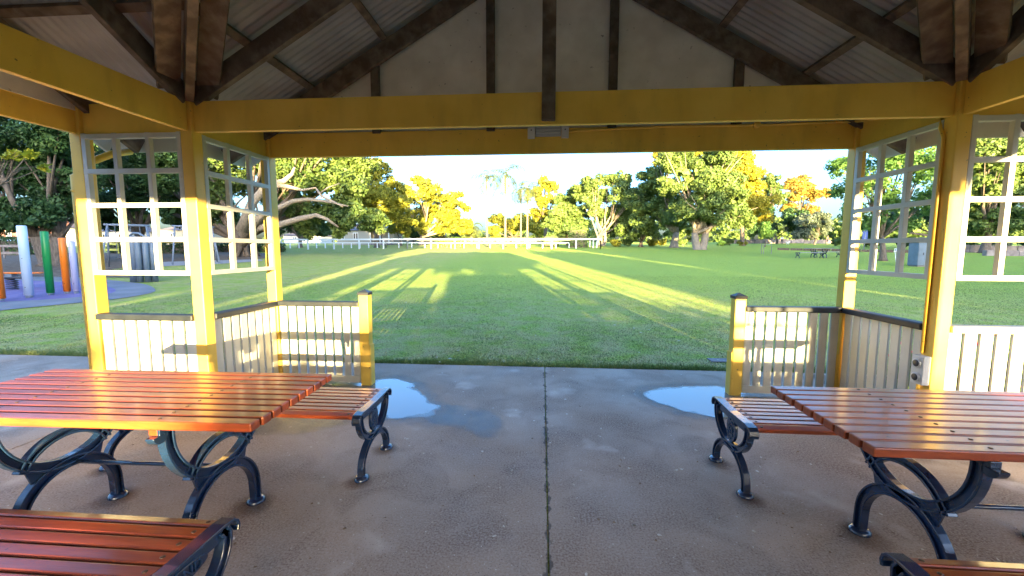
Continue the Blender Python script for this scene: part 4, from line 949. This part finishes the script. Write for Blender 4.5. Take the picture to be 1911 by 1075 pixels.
# swings
def swing(u0, v0, u1, v1, label):
    a, b = onlawn(u0, v0), onlawn(u1, v1); p0 = Vector((a[0], a[1], gz(*a))); d = Vector((b[0]-a[0], b[1]-a[1], 0)); L_ = d.length; rz = math.atan2(d.y, d.x)
    root = empty('swing_set', tuple(p0), rz, label, 'swing set', 'swing frames in the playground'); H = 2.35
    MB().tube([(.1, 0, H), (L_-.1, 0, H)], .06, 10).build('top_bar', M['p_steel'], root)
    for x, sg in ((0, 1), (L_, -1)):
        for y in (-.9, .9): MB().tube([(x, y, 0), (x+sg*.25, 0, H)], .045, 8).build('leg', M['p_steel'], root)
    for t in (.35, .65):
        st = MB().box(L_*t-.22, L_*t+.22, -.09, .09, .5, .54).build('seat', M['dark'], root)
        for q in (-.2, .2): MB().tube([(L_*t+q, 0, .54), (L_*t+q, 0, H)], .012, 5).build('chain', M['p_steel'], st)
swing(196, 500, 290, 497, 'grey swing frame left of the climbing tower')
swing(322, 493, 408, 490, 'grey swing frame between climbing tower and fig trunk')
# timber rail barriers at the far left
for (u0, u1, v, lb) in ((-20, 38, 478, 'weathered timber barrier at the far left'), (184, 222, 470, 'yellowish timber barrier behind the swings')):
    a, b = onlawn(u0, v+4), onlawn(u1, v+4); rail_fence((a[0], a[1], 0), (b[0], b[1], 0), 2, 1.0, lb, .08, 'p_limewood' if u0 > 0 else 'stone', (1., .45), 'timber_barrier', 'timber barriers round the playground')

# ------------------------------------------------------------------ right lawn furniture
x, y = onlawn(1719, 497); root = empty('utility_cabinet', (x, y, gz(x, y)-.012), R(4), 'blue-grey steel cabinet on the right lawn', 'cabinet')
MB().box(-.52, .52, -.3, .3, .06, 1.34).build('body', M['grey'], root, bevel=.02)
MB().box(-.55, .55, -.33, .33, 1.341, 1.38).build('lid', M['grey'], root, bevel=.01)
MB().box(-.48, .48, -.27, .27, 0, .058).build('plinth', M['stone'], root)
for q in (-.25, .25):
    dd = MB().box(q-.235, q+.235, -.312, -.302, .12, 1.28).build('door', M['grey'], root, bevel=.004); MB().box(q-.02, q+.02, -.33, -.3125, .65, .78).build('handle', M['dark'], dd)
x, y = onlawn(1674, 495); root = empty('slatted_stand', (x, y, gz(x, y)-.012), 0, 'slim white slatted stand left of the grey cabinet', 'stand')
for i, q in enumerate((-.16, -.05, .06, .17)): MB().bar((q, -.15, 0), (q*.8, .1, 1.0), .03, .02).build('slat', M['white'], root)
MB().box(-.2, .2, .05, .08, .8, .84).build('cross_bar', M['white'], root)
for u, Y, lb in ((1613, 50, 'blue banner pole left of the airy tree trunk'), (1737, 50, 'blue banner pole above the grey cabinet')):
    p = at(u, 455, Y); root = empty('banner_pole', (p.x, Y, gz(0, Y)), 0, lb, 'banner pole', 'blue banner poles')
    MB().tube([(0, 0, 0), (0, 0, 2.4)], .05, 8).build('pole', M['p_steel'], root); MB().box(-.28, .28, -.03, .03, 1.0, 2.35).build('banner', M['p_blue'], root)
x, y = onlawn(1428, 474); root = empty('tree_guard', (x, y, gz(x, y)-.012), 0, 'thin timber stakes with string on the open lawn', 'tree guard')
for a, b in ((-.35, 0), (.55, 0), (.1, .5)): MB().box(a-.02, a+.02, b-.02, b+.02, 0, .95).build('stake', M['stone'], root)
MB().tube([(-.35, 0, .9), (.55, 0, .9), (.1, .5, .9), (-.35, 0, .9)], .008, 4).build('string', M['pvc'], root)

# ------------------------------------------------------------------ people
def person(u, Y, label, top, low, pose=0, bare=False):
    p = at(u, 455, Y); p.z = gz(0, Y)-.01
    J = {'pel': (0, 0, .95), 'che': (0, 0, 1.28), 'nec': (0, 0, 1.48), 'hd': (0, -.01, 1.63), 'hd2': (0, -.01, 1.72),
         'hl': (.1, 0, .92), 'kl': (.12, -.06-.06*pose, .5), 'al': (.12, .04+.1*pose, .08), 'tl': (.12, -.1+.1*pose, .03),
         'hr': (-.1, 0, .92), 'kr': (-.12, -.04+.1*pose, .5), 'ar': (-.12, .06+.2*pose, .1), 'tr': (-.12, -.08+.2*pose, .04),
         'sl': (.19, 0, 1.42), 'el': (.25, .03, 1.14), 'wl': (.22, -.12, .93), 'sr': (-.19, 0, 1.42), 'er': (-.25, .04, 1.14), 'wr': (-.22, -.1, .92)}
    Rd = dict(pel=.13, che=.15, nec=.06, hd=.095, hd2=.085, hl=.09, kl=.06, al=.042, tl=.035, hr=.09, kr=.06, ar=.042, tr=.035, sl=.06, el=.042, wl=.032, sr=.06, er=.042, wr=.032)
    E = [('pel', 'che'), ('che', 'nec'), ('nec', 'hd'), ('hd', 'hd2'), ('pel', 'hl'), ('hl', 'kl'), ('kl', 'al'), ('al', 'tl'), ('pel', 'hr'), ('hr', 'kr'), ('kr', 'ar'), ('ar', 'tr'), ('che', 'sl'), ('sl', 'el'), ('el', 'wl'), ('che', 'sr'), ('sr', 'er'), ('er', 'wr')]
    for w_, sg in (('wl', 1), ('wr', -1)):
        for i in range(5):
            nm_ = w_+str(i); bx_, by_, bz_ = J[w_]
            J[nm_] = (bx_+sg*.005+(i-2)*.006, by_-.03+(i-2)*.017, bz_-(.10 if i < 4 else .05)); Rd[nm_] = .009; E.append((w_, nm_))
    def skin(name, keys, edges, m, grow=0.):
        ks = list(keys); me = bpy.data.meshes.new(name); me.from_pydata([J[k] for k in ks], [(ks.index(a), ks.index(b)) for a, b in edges], [])
        o = bpy.data.objects.new(name, me); C.objects.link(o); sk = o.modifiers.new('skin', 'SKIN'); o.modifiers.new('sub', 'SUBSURF').levels = 1
        o.modifiers['sub'].render_levels = 1
        for i, k in enumerate(ks):
            me.skin_vertices[0].data[i].radius = (Rd[k]+grow, (Rd[k]+grow)*(.75 if k in ('pel', 'che') else 1))
        me.skin_vertices[0].data[0].use_root = True; me.materials.append(m); return o
    def with_layer(name, keys, edges, m, grow=0.):
        ks = list(keys); me = bpy.data.meshes.new(name); me.from_pydata([J[k] for k in ks], [(ks.index(a), ks.index(b)) for a, b in edges], [])
        bm = bmesh.new(); bm.from_mesh(me); ly = bm.verts.layers.skin.verify(); bm.verts.ensure_lookup_table()
        for i, k in enumerate(ks):
            bm.verts[i][ly].radius = (Rd[k]+grow, (Rd[k]+grow)*(.75 if k in ('pel', 'che') else 1)); bm.verts[i][ly].use_root = i == 0
        bm.to_mesh(me); bm.free(); me.materials.append(m)
        o = bpy.data.objects.new(name, me); C.objects.link(o); o.modifiers.new('skin', 'SKIN'); sb = o.modifiers.new('sub', 'SUBSURF'); sb.levels = sb.render_levels = 1
        return o
    root = with_layer('person', J.keys(), E, M['skin']); root.location = p; root.rotation_euler.z = R(160 if pose else 200); tag(root, label, 'person')
    tk = ['pel', 'che', 'sl', 'sr', 'el', 'er'] if not bare else ['pel', 'che', 'sl', 'sr']
    o = with_layer('shirt', tk, [e for e in E if e[0] in tk and e[1] in tk], M[top], .016); o.parent = root
    lk = ['pel', 'hl', 'kl', 'al', 'hr', 'kr', 'ar'] if not bare else ['pel', 'hl', 'kl', 'hr', 'kr']
    o = with_layer('trousers' if not bare else 'shorts', lk, [e for e in E if e[0] in lk and e[1] in lk], M[low], .014); o.parent = root
    hb = MB().lathe([(0, .10), (.06, .085), (.095, .03), (.1, -.03), (.085, -.07)], (0, .012, 1.68), 12); hb.build('hair', M['hair'], root)
    fc = MB(); fc.box(-.012, .012, -.115, -.09, 1.62, 1.66)
    for q in (-.035, .035): fc.box(q-.012, q+.012, -.1, -.09, 1.665, 1.68)
    fc.build('face', M['skin'], root)
person(1459, 86, 'person in white top and dark trousers strolling on the right lawn', 'cloth_white', 'cloth_dark', 1)
person(1544, 84, 'person in dark vest and shorts standing behind the far picnic set', 'cloth_dark', 'cloth_dark', 0, True)
# small white dog near the first person
p = at(1470, 455, 84); dg = MB(); d0 = empty('dog', (p.x, p.y, gz(0, 84)), R(20), 'small white dog beside the person in white', 'dog')
db = MB(); db.tube([(-.34, 0, .36), (-.2, 0, .38), (.1, 0, .37), (.25, 0, .42), (.36, 0, .55), (.45, 0, .56), (.56, 0, .52)], [.04, .13, .14, .12, .08, .075, .035], 10)
for a in (-.24, .2):
    for b in (-.07, .07): db.tube([(a, b, .36), (a+(.04 if a < 0 else 0), b, .2), (a-(.02 if a < 0 else 0), b, .0)], [.06, .035, .03], 7)
db.tube([(-.34, 0, .4), (-.45, 0, .55), (-.42, 0, .66)], [.03, .025, .01], 6)
for b in (-.05, .05): db.tube([(.38, b, .6), (.36, b*1.3, .68)], [.03, .006], 5)
db.build('body', M['cloth_white'], d0)

# ------------------------------------------------------------------ trees behind the photographer: their long evening shade lies over the lawn, with added blockers shaping it
def back_tree(x, y, h, rad, label, dens=1.):
    g = np.random.default_rng(int(abs(x*7+y*3))); root = empty('tree', (x, y, 0), 0, label, 'tree', 'trees behind the shelter')
    bl = [(0, 0, h*.62, rad*.8)]+[(rad*.6*math.cos(a*1.05), rad*.6*math.sin(a*1.05), h*(.3+.1*(a % 3)), rad*.55) for a in range(6)]+[(rad*.45*math.cos(a*1.6+.4), rad*.45*math.sin(a*1.6), h*(.8-.04*a), rad*.5) for a in range(4)]
    bl += [(rad*.5*math.cos(a*1.3), rad*.5*math.sin(a*1.3), h*.14, rad*.5) for a in range(5)]
    npmesh('crown', crown_verts(bl, .6, dens, g, 10), 4, M['l_dark'], root)
    MB().tube([(0, 0, 0), (.1, 0, h*.3), (0, 0, h*.6)], [.4, .3, .15], 10).build('trunk', M['bark'], root)
# column c = x + .187*y is constant along a sun ray's track on the ground
def bt(c, y, h, rad, lb, dens=1.2): back_tree(c-.187*y, y, h, rad, lb, dens)
nn = ['one', 'two', 'three', 'four', 'five', 'six', 'seven', 'eight', 'nine', 'ten']
for i, (c, y, h, rad) in enumerate(((16.8, -30, 13, 4.2), (23.5, -34, 12, 4.8), (30.5, -32, 11.5, 4.8), (38, -36, 12, 5), (46, -32, 13, 5), (54, -34, 16, 5.5), (64, -34, 17, 6), (76, -36, 18, 7), (90, -38, 18, 8), (106, -40, 18, 9))):
    bt(c, y, h, rad, 'tall evening-shade tree number %s to the right of the sun gap' % nn[i])
for i, (c, y, h, rad) in enumerate(((-26, -30, 16, 4.6), (-34, -30, 17, 5), (-43, -32, 18, 5.5), (-53, -34, 18, 6), (-65, -36, 19, 7), (-80, -38, 19, 8))):
    bt(c, y, h, rad, 'tall evening-shade tree number %s to the left of the sun gap' % nn[i])
def sun_blocker(c0, c1, y, h, dep, lb, leaf=.4, dens=1.7):  # added unseen foliage walls, sized to shape the sun reaching the lawn
    x0, x1 = c0-.187*y, c1-.187*y; wd = x1-x0; root = empty('hedge', ((x0+x1)/2, y, 0), 0, lb, 'hedge', 'hedges behind the shelter')
    n_ = int(h*wd*dens*2/(leaf*leaf*.5)); P_ = G.random((n_, 3))*np.array((wd, dep, h))-np.array((wd/2, dep/2, 0)); P_[:, 2] *= 1+.06*np.sin(P_[:, 0]*2.1)
    npmesh('foliage', leaf_quads(P_, np.tile((0, -1., .2), (n_, 1)), leaf, G), 4, M['l_dark'], root)
    MB().box(-wd/2+.1, wd/2-.1, -.15, .15, 0, h*.94).build('stem', M['bark'], root)
for c0, c1, y, h, lb in ((-22, -16, -30, 13., 'tallest clipped hedge, left of the sun gap'), (-16, -9, -30, 11.4, 'second tallest clipped hedge behind the shelter'), (-9, -7.2, -30, 9.4, 'third tallest clipped hedge behind the shelter'),
    (-7.2, -6.3, -30, 6.4, 'mid-height hedge left of the slot in the hedges'), (-5.6, -4., -30, 6.4, 'mid-height hedge right of the slot in the hedges'),
    (-6.3, -5.6, -30, 3.6, 'low piece of hedge filling the slot'), (-4., 6.7, -30, 3.2, 'low hedge straight behind the shelter'), (6.7, 12.6, -30, 7.6, 'tall hedge right of the low one')):
    sun_blocker(c0, c1, y, h, 2, lb)
sun_blocker(13.6, 40, -44, 10.5, 2, 'long dark hedge far behind on the right', .6)
sun_blocker(40, 90, -46, 12, 2, 'long dark hedge farthest behind on the right', .7)
sun_blocker(-60, -22, -44, 13, 2, 'long dark hedge far behind on the left', .7)
sun_blocker(-.75, 2.7, -14, 3.15, .8, 'free-standing clipped shrub behind the shelter', .2)  # added out of view to stop low sun passing through the hall
root = empty('tree', (.4+.187*14, -14, 0), 0, 'small round-headed tree close behind the shelter', 'tree', 'trees behind the shelter')  # added unseen tree, crown set to cut sun streaks on the lawn
npmesh('crown', crown_verts([(-1.5, 0, 3.7, .9), (-.5, .1, 3.8, 1.), (.6, 0, 3.7, 1.), (1.5, 0, 3.6, .9), (-.9, 0, 4.3, .6), (.9, 0, 4.3, .6)], .25, .9, G, 12), 4, M['l_dark'], root)
MB().tube([(0, 0, 0), (.05, 0, 2), (0, 0, 3.6)], [.12, .09, .05], 10).build('trunk', M['bark'], root)
for i, c in enumerate((4.3, 5.0, 5.9)):  # added unseen poles that draw thin shadow lines across the sun patch
    root = empty('sapling', (c+.187*16, -16, 0), 0, ['slim bare sapling nearest the shelter at the back', 'middle one of three slim bare saplings at the back', 'slim bare sapling farthest right at the back'][i], 'sapling', 'saplings behind the shelter')
    MB().tube([(0, 0, 0), (.04, 0, 2), (0, 0, 4.6)], [.06, .05, .02], 8).build('trunk', M['bark'], root)
